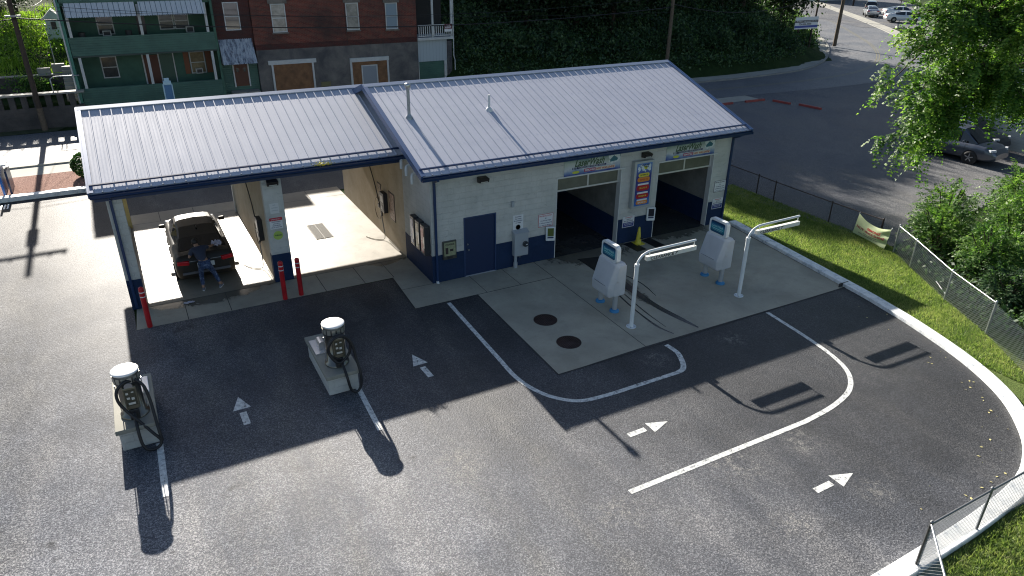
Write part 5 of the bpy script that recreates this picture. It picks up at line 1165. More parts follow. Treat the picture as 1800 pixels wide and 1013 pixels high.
dbox('door',gh,-6.25,-5.45,2.02,3.74,BR); dbox('screen_door',gh,-5.38,-4.62,2.02,3.74,mat('screen',(.03,.08,.055),.5)); dbox('shutter',gh,-4.02,-3.72,2.5,3.8,mat('shutter_brown',(.16,.055,.02),.6)); dbox('shutter',gh,-2.75,-2.42,2.5,3.8,MATS['shutter_brown']); dbox('door',gh,-6.2,-5.75,4.9,6.1,WDK,label='dark upper porch door')
m=MB()
for x0,x1 in((-6.33,-6.25),(-5.45,-5.38),(-4.62,-4.56)): a,za=P32(x0,2.02); b,zb=P32(x1,3.82); m.box(a,b,31.92,31.999,za,zb)
m.build('door_casing',WT,gh)
a,za=P32(-3.45,2.52); b,zb=P32(-3.05,2.82); ac=MB().box(a,b,31.6,31.95,za,zb).build('air_conditioner',mat('ac_white',(.5,.5,.48),.5),gh); MB().box(a+.06,b-.06,31.59,31.6,za+.05,zb-.05).build('grille',DARK,ac)
a,za=P32(-8.1,4.95); b,zb=P32(-7.65,5.25); ac=MB().box(a,b,31.6,31.95,za,zb).build('air_conditioner',MATS['ac_white'],gh); MB().box(a+.06,b-.06,31.59,31.6,za+.05,zb-.05).build('grille',DARK,ac)
a,za=P32(-3.6,4.95); b,zb=P32(-3.15,5.3); ac=MB().box(a,b,31.6,31.95,za,zb).build('air_conditioner',MATS['ac_white'],gh); MB().box(a+.06,b-.06,31.59,31.6,za+.05,zb-.05).build('grille',DARK,ac)
for x0,z0,z1 in((-9.66,2.02,3.8),(-6.06,2.02,3.8),(-2.38,2.02,3.8),(-9.80,4.9,6.6),(-6.08,4.9,6.6),(-2.4,4.9,6.6)): MB().box(x0,x0+.15,29.99,30.13,z0,z1).build('porch_post',WT,gh)
AW=NB('striped_awning'); sp=AW.N.new('ShaderNodeSeparateXYZ'); AW.L.new(AW.pos,sp.inputs[0]); fr=AW.math('FRACT',AW.math('MULTIPLY',sp.outputs['X'],3.6)); AW.out(AW.ramp(fr,[(.0,(.50,.53,.58)),(.86,(.50,.53,.58)),(.9,(.10,.14,.17))]),.5)
def awn(x0,x1,z0,z1,y0,y1,m,name='awning',par=gh):
    b=MB(); n=int((x1-x0)/.12); p=(x1-x0)/n
    t0=[(x0+i*p/2,y1,z1+.03*(i%2)) for i in range(2*n+1)]; b0=[(x0+i*p/2,y0,z0+.03*(i%2)) for i in range(2*n+1)]; k=2*n+1
    b.add(t0+b0,[(i,i+1,k+i+1,k+i) for i in range(k-1)]); b.face([(x0,y0,z0),(x0,y1,z1),(x0,y1,z0)]); b.face([(x1,y0,z0),(x1,y1,z0),(x1,y1,z1)]); return b.build(name,m,par)
awn(-9.75,-6.15,6.0,6.78,29.45,30.0,AW.m); awn(-5.95,-2.4,6.0,6.78,29.45,30.0,AW.m)
m=MB(); 
for x,y in((-9.2,30.9),(-6.7,31.2)): m.lathe((x,y,3.87),[(.15,0),(.2,.35),(.18,1.2)],12)
m.build('planter',mat('planter',(.05,.05,.05),.7),gh)
# steps between wall and green house
st=thing('side_steps',(-10.25,31,0),'white edged concrete steps climbing between the green house and the grass bank','steps')
for i in range(9): MB().box(-10.75,-10.18,30.2+i*.33,30.62+i*.33,.9,1.5+i*.18).build('tread',COP,st)
MB().tube([(-11.3,29.7,2.0),(-11.3,29.7,2.75),(-11.1,29.8,2.85),(-9.8,29.8,2.85)],.03,n=8).build('handrail',GALV,st)
# small white shed and posts up the bank
sh=thing('small_shed',(-11.0,41,3.6),'tiny white gabled shed high on the grass bank beside the green house','shed')
MB().box(-11.45,-10.55,41,42.2,3.5,5.0).build('wall',WT,sh); MB().add([(-11.6,40.9,5.0),(-10.4,40.9,5.0),(-11.0,40.9,5.6),(-11.6,42.3,5.0),(-10.4,42.3,5.0),(-11.0,42.3,5.6)],[(0,1,2),(3,5,4),(0,2,5,3),(1,4,5,2)]).build('roof',WT,sh); MB().box(-11.15,-10.85,40.97,40.999,4.3,4.8).build('window',WDK,sh)
for x,y,l in((-11.15,35,'tall thin grey clothes pole near the side steps'),(-14.2,36,'thin dark post standing in the sunlit grass at far left')): tag(MB().cyl((x,y,2.4),(x,y,5.2 if x>-12 else 4.6),.035,n=8).build('garden_post',GALV if x>-12 else WOOD,None),l,'post')
# --- narrow dark brick building
DBK=brickmat('dark_brick',(.11,.028,.022),(.075,.02,.018),(.07,.06,.055)); RBK=brickmat('red_brick',(.21,.055,.038),(.13,.035,.027),(.15,.11,.09))
nb=thing('narrow_brick_house',(-.75,34,0),'narrow dark brick house with rusty awning, between the green and the red house','house')
MB().box(-1.84,.36,30.35,40,2.85,8.9).build('wall',DBK,nb); MB().box(-1.84,.36,30.35,40,0,2.849).build('lower_front',GS,nb)
winpart(nb,-1.17,-.36,4.95,6.5,30.35); awn(-1.82,.25,2.95,4.35,29.2,30.34,NB('rust_awning').m if 0 else None,par=nb) if 0 else None
RA=NB('stained_awning'); n=RA.noise(2.2,6,.75,vec=RA.map((3,1,.6))); RA.out(RA.ramp(n,[(.38,(.05,.06,.09)),(.52,(.30,.34,.40)),(.7,(.45,.48,.52))]),.6)
awn(-1.80,.24,2.95,4.35,29.3,30.34,RA.m,par=nb)
d=MB().box(-1.12,-.28,30.29,30.349,1.45,2.82).build('door',BR,nb); MB().box(-1.0,-.85,30.27,30.29,2.35,2.6).box(-.55,-.4,30.27,30.29,2.35,2.6).build('door_pane',WGL,d); MB().box(-1.2,-1.12,30.28,30.349,1.4,2.85).box(-.28,-.2,30.28,30.349,1.4,2.85).box(-1.12,-.28,30.28,30.349,2.82,2.87).build('door_casing',WT,nb)
MB().box(-1.5,.2,29.4,30.34,0,1.2).box(-1.3,.0,29.1,29.4,0,.8).build('stoop',COP,nb); MB().box(-1.95,.45,30.2,40.1,8.9,9.05).build('roof',MATS['tar_roof'],nb)
# --- red brick building
rb=thing('brick_building',(6,35,0),'large red brick building with grey stucco ground floor and boarded windows','building')
MB().box(.38,11.53,30.2,41,3.62,8.75).build('wall',RBK,rb); MB().box(.38,11.53,30.12,41,0,3.619).build('stucco_base',concrete('stucco',(.20,.185,.17),(.075,.075,.08),.9,.8,scale=.8),rb)
MB().box(.38,11.53,30.15,30.2,3.62,3.95).build('belt_course',DBK,rb); MB().box(.3,11.6,29.95,30.2,8.45,8.75).build('cornice',DBK,rb); MB().box(.3,11.6,29.95,41,8.751,8.85).build('roof',MATS['tar_roof'],rb)
STN=mat('stone_lintel',(.19,.17,.15),.9,var=.4,vscale=3)
for x0,x1,z0,z1,g in((1.68,2.48,4.72,6.34,mat('blind_light',(.32,.31,.28),.3,var=.5,vscale=2.5)),(6.56,7.32,4.66,6.27,MATS['blind_light']),(9.33,10.08,4.6,6.2,mat('blind_blue',(.20,.26,.32),.3))):
    f=winpart(rb,x0,x1,z0,z1,30.2,glass=g); MB().box(x0-.2,x1+.2,30.10,30.199,z1+.07,z1+.42).build('lintel',STN,f); MB().box(x0-.12,x1+.12,30.06,30.199,z0-.15,z0-.061).build('sill',STN,f)
PLY=mat('plywood',(.22,.11,.05),.75,var=.45,vscale=2.2,bump=.3,bscale=10)
for x0,x1,z1,dr in((1.32,3.85,2.68,False),(6.60,9.12,2.52,True)):
    m=MB(); m.box(x0-.12 if not dr else x0-.14,x0,30.02,30.119,.6,z1).box(x1,x1+.12,30.02,30.119,.6,z1).box(x0-.3 if not dr else x0-.14,x1+.3 if not dr else x1+.14,29.98,30.119,z1,z1+.26)
    f=m.build('window_surround',WT,rb); MB().box(x0,x1,30.06,30.118,.5,z1).build('plywood_board',PLY,f)
    if dr: MB().box(7.32,8.32,30.03,30.059,.9,2.2).build('door_panel',mat('pale_door',(.22,.25,.29),.5),f); MB().box(7.24,7.32,30.02,30.06,.9,2.27).box(8.32,8.40,30.02,30.06,.9,2.27).box(7.32,8.32,30.02,30.06,2.2,2.27).build('door_casing',WT,f)
MB().cyl((6.45,30.14,3.7),(6.4,30.14,8.4),.012,n=6).build('facade_cable',BLACK,rb); MB().box(4.35,5.0,30.05,30.119,1.05,1.35).build('basement_vent',mat('vent_olive',(.14,.13,.06),.6),rb)
# --- white porch annex
po=thing('porch_annex',(12.9,31,0),'white balcony annex with railing and boards over a green garage, right of the brick building','porch')
MB().box(11.54,13.86,30.3,33,2.19,3.68).build('board_wall',(lambda s_:(s_.out(s_.mix(s_.ramp(s_.math('FRACT',s_.math('MULTIPLY',(lambda q:(s_.L.new(s_.pos,q.inputs[0]),q.outputs['X'])[1])(s_.N.new('ShaderNodeSeparateXYZ')),4.0)),[(0.,.8),(.08,0.)]),(.36,.42,.46),(.12,.15,.18)),.6),s_.m)[1])(NB('white_boards')),po)
MB().box(11.64,13.6,30.35,33,0,2.189).build('garage_door',GS,po); MB().box(13.62,13.84,30.28,30.4,0,2.189).box(11.54,11.64,30.28,30.4,0,2.189).build('door_jamb',WT,po)
MB().box(13.86,14.22,30.2,33,0,3.55).build('brick_pier',brickmat('grey_brick',(.10,.10,.11),(.06,.06,.07),(.13,.13,.13)),po); MB().box(11.5,14.3,29.95,33,3.70,3.88).build('balcony_floor',WT,po)
m=MB(); m.box(11.56,14.24,30.0,30.06,4.66,4.73).box(11.56,14.24,30.0,30.06,3.95,4.0)
x=11.6
while x<14.2: m.box(x,x+.055,30.01,30.05,4.0,4.66); x+=.165
m.build('railing',WT,po)
for x in(12.62,14.08): MB().box(x,x+.13,30.0,30.13,3.88,8.2).build('porch_post',WT,po)
MB().cyl((14.36,30,0),(14.36,30,2.2),.04,n=8).cyl((14.36,30,2.2),(14.27,30,2.5),.04,n=8).cyl((14.27,30,2.5),(14.27,30,8.2),.04,n=8).build('downspout',WT,po)
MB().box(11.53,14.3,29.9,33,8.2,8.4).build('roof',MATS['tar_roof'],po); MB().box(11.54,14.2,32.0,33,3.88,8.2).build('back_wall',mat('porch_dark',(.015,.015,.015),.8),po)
t=thing('rent_sign',(13.9,29.98,4.4),'small FOR RENT sign hung on the balcony railing','sign')
MB().box(13.58,14.16,29.97,29.99,4.40,4.74).build('panel',mat('rent_red',(.12,.02,.03),.5),t); MB().box(13.58,14.16,29.968,29.991,4.22,4.399).build('panel',SW,t); lettering('FOR\nRENT',SW,t,(13.87,29.965,4.57),(1,0,0),(0,0,1),width=.46,height=.26,bold=.03)
# --- hillside sign
t=thing('roadside_sign',(52.8,31.5,1),'white board with black and blue bands on posts in the hillside weeds by the bend','sign')
p=MB().box(51.2,54.4,31.45,31.5,2.62,3.72).build('panel',SW,t); MB().box(51.2,54.4,31.44,31.449,3.22,3.42).build('black_band',TXT,p); MB().box(51.2,54.4,31.44,31.449,2.74,2.94).build('blue_band',mat('band_blue',(.03,.06,.30),.5),p)
lettering('PROPERTY & BUSINESS FOR SALE',SW,p,(52.8,31.437,3.32),(1,0,0),(0,0,1),width=2.9,height=.11,bold=.02); lettering('724-426-0000',TXT,p,(52.6,31.447,3.08),(1,0,0),(0,0,1),width=1.7,height=.18,bold=.03)
for x in(51.9,53.8): MB().box(x,x+.12,31.52,31.64,.6,3.4).build('post',WOOD,t)
# --- white siding building at right
sd_=thing('siding_building',(36,0,0),'pale clapboard building glimpsed through the leaves behind the SUV','building')
SDM=NB('pale_siding'); sp=SDM.N.new('ShaderNodeSeparateXYZ'); SDM.L.new(SDM.pos,sp.inputs[0]); fr=SDM.math('FRACT',SDM.math('MULTIPLY',sp.outputs['Z'],6.5)); SDM.out(SDM.mix(SDM.ramp(fr,[(0.,.6),(.15,0.)]),(.42,.45,.46),(.18,.2,.2)),.6,SDM.bump(fr,.7,.02))
MB().box(35.2,44,-16,4.6,0,5.0).build('wall',SDM.m,sd_); MB().add([(34.8,-16.4,5),(44.4,-16.4,5),(44.4,5,5),(34.8,5,5),(39.6,-16.4,7.4),(39.6,5,7.4)],[(0,1,4),(2,3,5),(0,4,5,3),(1,2,5,4),(0,3,2,1)]).build('roof',mat('shingle',(.07,.07,.07),.9,var=.3,vscale=5),sd_)
winpart(sd_,35.5,36.5,1.2,2.4,-16.0)
# --- far house past the bend
fh=thing('far_house',(116,84,0),'small white house partly seen past the far parked cars','house')
MB().box(112,124,82,92,0,6).build('wall',mat('far_white',(.6,.58,.52),.7),fh); MB().add([(111,81,6),(125,81,6),(125,93,6),(111,93,6),(111,87,9.5),(125,87,9.5)],[(0,1,5,4),(2,3,4,5),(0,4,3),(1,2,5)]).build('roof',MATS['shingle'],fh)
for x in(114,118,121): winpart(fh,x,x+1.1,2,3.8,82.0,glass=WDK)
t=thing('route_sign',(104,58,0),'tall post with two small white route signs beyond the bend','sign')
MB().cyl((104,57.2,0),(104,57.2,5.2),.06,n=8).build('post',DARK,t)
for z in(4.0,2.9): MB().box(103.55,104.75,57.05,57.1,z,z+.95).build('plate',SW,t); MB().add([(104.0,57.04,z+.25),(104.3,57.04,z+.25),(104.3,57.04,z+.5),(104.45,57.04,z+.5),(104.15,57.04,z+.75),(103.85,57.04,z+.5),(104.0,57.04,z+.5)],[(0,1,2,3,4,5,6)]).build('arrow',TXT,t)
# ================================================================== VEGETATION
def quads(cent,nrm_jit,size,asp,r,droop=0,up=.3):
    """n leaves: rhombus quads with random orientation. cent (n,3)"""
    n=len(cent); a=r.normal(size=(n,3)); a/=np.linalg.norm(a,axis=1)[:,None]
    b=r.normal(size=(n,3)); b[:,2]-=droop; b-=(a*b).sum(1)[:,None]*a; b/=np.linalg.norm(b,axis=1)[:,None]
    c=np.cross(a,b); s=(size*(.6+.8*r.random(n)))[:,None]
    V=np.empty((n,4,3)); V[:,0]=cent-b*s; V[:,1]=cent+c*s*asp; V[:,2]=cent+b*s; V[:,3]=cent-c*s*asp+a*s*.15
    return V.reshape(-1,3),np.arange(4*n).reshape(-1,4)
def clumps(r,n,R3,center,shell=.55):
    d=r.normal(size=(n,3)); d/=np.linalg.norm(d,axis=1)[:,None]; rad=(shell+(1-shell)*r.random(n))[:,None]
    return np.array(center)+d*rad*np.array(R3)
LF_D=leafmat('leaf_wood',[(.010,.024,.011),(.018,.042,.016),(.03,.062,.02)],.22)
LF_B=leafmat('leaf_bush',[(.03,.075,.02),(.07,.15,.035),(.14,.23,.06),(.25,.34,.12)],.45)
LF_T=leafmat('leaf_locust',[(.03,.07,.015),(.07,.155,.03),(.15,.25,.05),(.28,.36,.09)],.5)
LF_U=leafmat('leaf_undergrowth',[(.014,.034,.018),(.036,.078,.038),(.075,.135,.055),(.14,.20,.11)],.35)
LF_G=leafmat('grass_blade',[(.07,.12,.035),(.14,.195,.07),(.25,.29,.13),(.36,.35,.21)],.5)
LF_H=leafmat('box_shrub',[(.015,.05,.012),(.03,.09,.018),(.06,.13,.03)],.25)
BARK=mat('bark',(.07,.05,.035),.95,var=.5,vscale=6,bump=1,bscale=20,bdist=.03)
def hill_tree(seed,Rx,H,label):
    r=np.random.default_rng(seed); t=thing('hill_tree',(0,0,0),label,'tree','trees on the wooded bank')
    tr=MB(); tr.tube([(0,0,-.5),(.1,0,H*.3),(0,.15,H*.6),(.1,0,H*.85)],[.24,.19,.13,.05],n=8)
    for k in range(6):
        a=r.random()*6.28; z=H*(.3+.09*k); tr.tube([(0,0,z),(math.cos(a)*Rx*.5,math.sin(a)*Rx*.5,z+H*.12),(math.cos(a)*Rx*.8,math.sin(a)*Rx*.8,z+H*.2)],[.09,.06,.03],n=5)
    tr.build('trunk',BARK,t)
    cc=clumps(r,56,(Rx*.85,Rx*.85,H*.46),(0,0,H*.50),.2); V=[];
    pts=[]
    for c in cc:
        n=int(150+r.random()*120); k=.55+.5*r.random(); p=r.normal(size=(n,3))*np.array([k,k,k*.6]); pts.append(c+p)
    pts=np.concatenate(pts); V,F=quads(pts,0,np.full(len(pts),.14),.55,r,droop=.4)
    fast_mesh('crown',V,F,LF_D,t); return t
protos=[hill_tree(11,3.4,11,'x'),hill_tree(12,3.0,9.5,'x'),hill_tree(13,3.8,12,'x'),hill_tree(14,2.6,8,'x')]
rr=random.Random(21); spots=[]
def ok(x,y,d):
    return all((x-a)**2+(y-b)**2>d*d for a,b in spots)
for _ in range(4000):
    if len(spots)>=74: break
    x=rr.uniform(17.8,72); y=rr.uniform(31.5,62)
    if hb_dist(x,y)<(4.5 if x>52 else 6.0): continue
    if x<20 and y<38: continue
    if x>49 and (y>36 or rr.random()<.5): continue
    if not ok(x,y,3.5): continue
    spots.append((x,y))
for _ in range(600):   # behind the houses
    x=rr.uniform(1,17); y=rr.uniform(44,62)
    if len(spots)>=92: break
    if ok(x,y,3.4): spots.append((x,y))
NARROW=[(15.0,43),(14.9,50),(15.2,58),(16.9,44),(16.9,48),(15.6,53),(15.9,46),(16.3,51),(15.7,56),(16.6,60),(16.0,40)]
spots+=NARROW
for x,y in((-13.5,48),(-18,50),(-23,47),(-28,50),(-9,52),(-16,56),(-24,57)): spots.append((x,y))
zones=[(16,'behind the brick building'),(26,'on the bank left of the ridge pole'),(36,'on the bank right of the ridge pole'),(48,'on the bank above the sidewalk'),(60,'on the bank behind the roadside sign'),(200,'on the bank past the bend')]
used=set()
for i,(x,y) in enumerate(sorted(spots,key=lambda p:(p[1]))):
    k=rr.randrange(4); sc=rr.uniform(.88,1.2)
    if x<-5: sc*=.55; z='at the top of the sunlit grass bank, far left'
    else: z=[s_ for a,s_ in zones if x<a][0]
    if x<17 and x>-5 and (x,y) not in NARROW: sc*=min(1,(.483*(y-6)+3.5-ground_h(x,y))/13)
    if (x,y) in NARROW: k=2; sc=(.42,.8,rr.uniform(1.12,1.42)) if y>44 else (.4,.6,rr.uniform(.9,1.15))
    lab='dark leafy tree '+z
    loc=(x,y,ground_h(x,y)-.1); rz=rr.random()*6.28
    if k in used: copy_tree(protos[k],loc,rz,lab,'dark trees '+z,scale=sc)
    else:
        used.add(k); p=protos[k]; p.location=loc; p.rotation_euler=(0,0,rz); p.scale=sc if isinstance(sc,tuple) else (sc,)*3; p['label']=lab; p['group']='dark trees '+z
# undergrowth covering the bank
r=np.random.default_rng(5); P=[]
N0=7000
for _ in range(N0):
    x=r.uniform(14.3,80); 
    d=abs(r.normal())*11+ (.6 if r.random()<.6 else 3)
    # place by distance from the boundary
    if x<45: y=26.8+d
    else:
        y=float(np.interp(x,[p_[0] for p_ in HB],[p_[1] for p_ in HB]))+d*1.3
    if x>46 and hb_dist(x,y)<.9: continue
    if 50.6<x<55 and y<31.4 : continue
    n=int(r.integers(9,24)); s=.22+.30*r.random(); hgt=.25+.9*r.random()*(1 if d>2 else .5)
    q=r.normal(size=(n,3))*np.array([s,s,s*.6]); q+=np.array([x,y,ground_h(x,y)+hgt*.8]); q[:,2]=np.maximum(q[:,2],ground_h(x,y)+.05); P.append(q)
P=np.concatenate(P); V,F=quads(P,0,np.full(len(P),.12),.55,r,droop=.2)
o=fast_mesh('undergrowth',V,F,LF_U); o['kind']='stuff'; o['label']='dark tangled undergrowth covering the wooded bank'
for i,(x,y,sz) in enumerate([(24,30.5,1.6),(29,29.6,1.3),(35.5,30.2,1.7),(40,29.4,1.3),(44.5,30.6,1.8),(48.5,29.6,1.2),(55.5,33.4,1.3),(59.5,38.5,1.5),(63.5,44,1.6),(66.5,49,1.5),(20,31,1.5),(32,33.5,2.2),(38,34,2.2),(27,35,2.2)]):
    pos=['at the foot of the bank behind the roof','on the bank between the two wooden poles','on the sunlit bank edge along the bend'][0 if x<31 else (1 if x<50 else 2)]
    t=thing('bank_bush',(x,y,ground_h(x,y)),'leafy bush '+pos,'bush','bushes '+pos)
    c=clumps(r,22,(sz*1.1,sz*.8,sz*.7),(x,y,ground_h(x,y)+sz*.6),.3); pts=np.concatenate([q_+r.normal(size=(70,3))*.24*sz**.5 for q_ in c])
    pts[:,2]=np.maximum(pts[:,2],ground_h(x,y)+.02); V,F=quads(pts,0,np.full(len(pts),.13),.5,r,droop=.4); fast_mesh('foliage',V,F,LF_B if x>50 else LF_U,t)
    MB().tube([(x,y,ground_h(x,y)-.1),(x+.1,y,ground_h(x,y)+sz*.6)],[.06,.03],n=6).build('stem',BARK,t)
# sunlit grass bank at far left
P=[];n=26000
x=r.uniform(-32,-10.4,n); y=33.4+r.random(n)**1.3*17; z=np.array([ground_h(a,b) for a,b in zip(x,y)])
hh=.08+.16*r.random(n)+.25*np.clip(np.sin(x*1.3)*np.sin(y*1.1),0,1); a=r.random(n)*6.28; w=.02+.02*r.random(n); lx=r.normal(size=n)*.08; ly=r.normal(size=n)*.08
V=np.empty((n,3,3)); V[:,0]=np.stack([x-np.cos(a)*w,y-np.sin(a)*w,z-.02],1); V[:,1]=np.stack([x+np.cos(a)*w,y+np.sin(a)*w,z-.02],1); V[:,2]=np.stack([x+lx,y+ly,z+hh],1)
LF_H2=leafmat('bank_grass',[(.08,.15,.02),(.14,.24,.03),(.22,.32,.06),(.30,.36,.12)],.5)
o=fast_mesh('bank_grass',V.reshape(-1,3),np.arange(3*n).reshape(-1,3),LF_H2); o['kind']='stuff'; o['label']='sunlit long grass on the bank at far left'
cc=np.concatenate([np.array([cx,cy,ground_h(cx,cy)+.3])+r.normal(size=(160,3))*np.array([.9,.6,.25]) for cx,cy in [(r.uniform(-20,-11),r.uniform(36,46)) for _ in range(45)]]); V,F=quads(cc,0,np.full(len(cc),.09),.5,r)
o=fast_mesh('bank_weeds',V,F,LF_H2); o['kind']='stuff'; o['label']='leafy weeds clumped on the sunlit bank'
# lawn blades
def inpoly(x,y,P):
    ins=np.zeros(len(x),bool); j=len(P)-1
    for i in range(len(P)):
        xi,yi=P[i];xj,yj=P[j]; c=((yi>y)!=(yj>y))&(x<(xj-xi)*(y-yi)/(yj-yi+1e-12)+xi); ins^=c; j=i
    return ins
ko_=offs(K,[.42]*len(K)); lawnA=[(13.0,3)]+[(p.x,p.y) for p in ko_[:]]; 
polyA=[(13.15,3.5),(16.7,3.5),(16.7,-4.8),(15.5,-6.5),(13.2,-10.5),(12.2,-12.0),(11.4,-13.2)]+[(p.x,p.y) for p in ko_[4*6:0:-1]]+[(13.2,-.3)]
polyB=[(11.4,-13.2),(10.5,-14.3),(7.9,-15.1),(7,-18.5),(1,-18.5),(0,-15.4)]+[(p.x,p.y) for p in ko_[::-1] if p.x>0 and p.y<-12.9]
def blades(poly,n,bx,seed,h=.06,dens_bare=0):
    r=np.random.default_rng(seed); x=r.uniform(bx[0],bx[1],n); y=r.uniform(bx[2],bx[3],n); k=inpoly(x,y,poly)
    if dens_bare: k&=(np.sin(x*2.1+np.sin(y*1.7)*2)+np.sin(y*2.7+x)>-1.0+dens_bare*r.random(n))
    x,y=x[k],y[k]; n=len(x); hh=h*(.5+r.random(n)); a=r.random(n)*6.28; w=.006+.006*r.random(n); lx=r.normal(size=n)*h*.5; ly=r.normal(size=n)*h*.5
    V=np.empty((n,3,3)); V[:,0]=np.stack([x-np.cos(a)*w,y-np.sin(a)*w,x*0-.01],1); V[:,1]=np.stack([x+np.cos(a)*w,y+np.sin(a)*w,x*0-.01],1); V[:,2]=np.stack([x+lx,y+ly,hh],1); return V.reshape(-1,3)
V=blades(polyA,170000,(11,17,-14,3.6),3,.06,.0); o=fast_mesh('lawn_grass',V,np.arange(len(V)).reshape(-1,3),LF_G); o['kind']='stuff'; o['label']='mown lawn between the painted kerb and the fences'
V=blades(polyB,120000,(-1,11.6,-18.6,-12.5),4,.075,.5); o=fast_mesh('rough_grass',V,np.arange(len(V)).reshape(-1,3),LF_G); o['kind']='stuff'; o['label']='patchy grass outside the kerb at the lower right corner'
# fallen leaves at the kerb
V=[];F=[]; r=np.random.default_rng(8)
for i in range(38):
    j=int(r.integers(10,9*6)); p=K[j]; x=p.x-abs(r.normal())*.5-.05; y=p.y+abs(r.normal())*.35+.03
    s=.02+.025*r.random(); a=r.random()*6.28; b=len(V); V+=[(x+s*math.cos(a),y+s*math.sin(a),.012),(x-s*.6*math.sin(a),y+s*.6*math.cos(a),.02),(x-s*math.cos(a),y-s*math.sin(a),.011),(x+s*.6*math.sin(a),y-s*.6*math.cos(a),.008)]; F.append((b,b+1,b+2,b+3))
o=fast_mesh('fallen_leaves',V,F,mat('dry_leaf',(.45,.40,.18),.7)); o['kind']='stuff'; o['label']='small dry leaves scattered along the kerb'
# clipped round shrub in the bed
t=thing('round_shrub',(-9.95,18.0,0),'clipped round green shrub in the mulch bed beside the bay roof edge','shrub')
MB().cyl((-9.95,18.0,0),(-9.95,18.0,.5),.06,n=8).build('stem',BARK,t)
d=r.normal(size=(5200,3)); d/=np.linalg.norm(d,axis=1)[:,None]; pts=np.array([-9.95,18.0,.62])+d*np.array([.68,.68,.60])*(.86+.14*r.random((5200,1))); pts[:,2]=np.maximum(pts[:,2],.08); V,F=quads(pts,0,np.full(len(pts),.04),.6,r); fast_mesh('foliage',V,F,LF_H,t)
# weeds in front of the garden wall
def weedy(name,c,R3,n,lab,cat,mt,size=.08,group=None,stems=4,seed=0,cl=12):
    r=np.random.default_rng(seed+50); t=thing(name,(c[0],c[1],0),lab,cat,group)
    m=MB()
    for k in range(stems):
        a=r.random()*6.28; q_=.7*r.random(); m.tube([(c[0],c[1],c[2]-R3[2]*1.0),(c[0]+R3[0]*.35*math.cos(a)*q_,c[1]+R3[1]*.35*math.sin(a)*q_,c[2]-.1),(c[0]+R3[0]*.8*math.cos(a)*q_,c[1]+R3[1]*.8*math.sin(a)*q_,c[2]+R3[2]*.7)],[.035,.025,.01],n=6)
    m.build('stem',BARK,t)
    cc=clumps(r,cl,R3,c,.15); pts=[]
    for q_ in cc: s=.22+.2*r.random(); pts.append(q_+r.normal(size=(n//cl,3))*np.array([s*R3[0],s*R3[1],s*.8*R3[2]])*1.0)
    pts=np.concatenate(pts); pts[:,2]=np.maximum(pts[:,2],.03); V,F=quads(pts,0,np.full(len(pts),size),.45,r,droop=.5); fast_mesh('foliage',V,F,mt,t); return t
weedy('vine_bush',(-12.2,32.4,2.0),(1.3,.5,.7),1500,'green climbing bush between the two stone walls behind the left pole','bush',LF_B,.09,seed=1)
# bushes behind the fence on the right: compound-leaf shrubs
def fronds(r,base,n,size,lean=.6,seg=9,leaf=.085,out=None):
    """n pinnate sprays starting near base points; returns V,F"""
    Vs=[]
    nb=len(base); idx=r.integers(0,nb,n); b=base[idx]
    if out is None: d=r.normal(size=(n,3))
    else: d=out[idx]+r.normal(size=(n,3))*.8
    d[:,2]+=.25; d/=np.linalg.norm(d,axis=1)[:,None]
    L=size*(.6+.8*r.random(n))
    for k in range(seg):
        u=(k+1)/seg; c=b+d*(L*u)[:,None]; c[:,2]-=lean*L*u*u*.7
        tdir=d.copy(); tdir[:,2]-=lean*1.4*u; tdir/=np.linalg.norm(tdir,axis=1)[:,None]
        sd=np.cross(tdir,np.array([0,0,1.])); sd/=np.linalg.norm(sd,axis=1)[:,None]+1e-6
        for s in(-1,1):
            ax=sd*s*.85+tdir*.45+r.normal(size=(n,3))*.22; ax/=np.linalg.norm(ax,axis=1)[:,None]
            wv=np.cross(ax,sd*0+tdir); up=np.cross(ax,tdir); up/=np.linalg.norm(up,axis=1)[:,None]+1e-6; wd_=np.cross(up,ax)+r.normal(size=(n,3))*.25
            l=(leaf*(.7+.6*r.random(n)))[:,None]
            V=np.empty((n,4,3)); V[:,0]=c; V[:,1]=c+ax*l*.5+wd_*l*.30; V[:,2]=c+ax*l; V[:,3]=c+ax*l*.5-wd_*l*.30; Vs.append(V.reshape(-1,3))
    V=np.concatenate(Vs); return V,np.arange(len(V)).reshape(-1,4)
def shrub(c,R3,nf,lab,seed,mt=LF_B,size=.42,leaf=.085):
    r=np.random.default_rng(seed); t=thing('bush',(c[0],c[1],0),lab,'bush','bushes behind the shiny fence')
    m=MB()
    for k in range(7):
        a=r.random()*6.28; q_=.3+.6*r.random(); m.tube([(c[0]+.1*math.cos(a),c[1]+.1*math.sin(a),0),(c[0]+R3[0]*.4*math.cos(a)*q_,c[1]+R3[1]*.4*math.sin(a)*q_,c[2]),(c[0]+R3[0]*.9*math.cos(a)*q_,c[1]+R3[1]*.9*math.sin(a)*q_,c[2]+R3[2]*.8)],[.045,.03,.012],n=6)
    m.build('stem',BARK,t)
    d=r.normal(size=(nf,3)); d[:,2]=np.abs(d[:,2])*1.0-.25; d/=np.linalg.norm(d,axis=1)[:,None]
    lob=1+.25*np.sin(d[:,0]*5+seed)*np.cos(d[:,1]*6+seed*2)
    base=np.array(c)+d*(np.array(R3)*(.35+.6*r.random((nf,1))))*lob[:,None]; base[:,2]=np.maximum(base[:,2],.06)
    V,F=fronds(r,base,nf,size,.5,7,leaf,out=d); V[:,2]=np.maximum(V[:,2],.02); fast_mesh('foliage',V,F,mt,t); return t
shrub((17.9,-5.9,.75),(1.15,.85,1.0),420,'bright leafy bush right behind the fence banner',61)
shrub((19.3,-5.1,1.0),(1.2,.9,1.25),480,'tall bush with upright shoots beside the parking lot edge',62,LF_B)
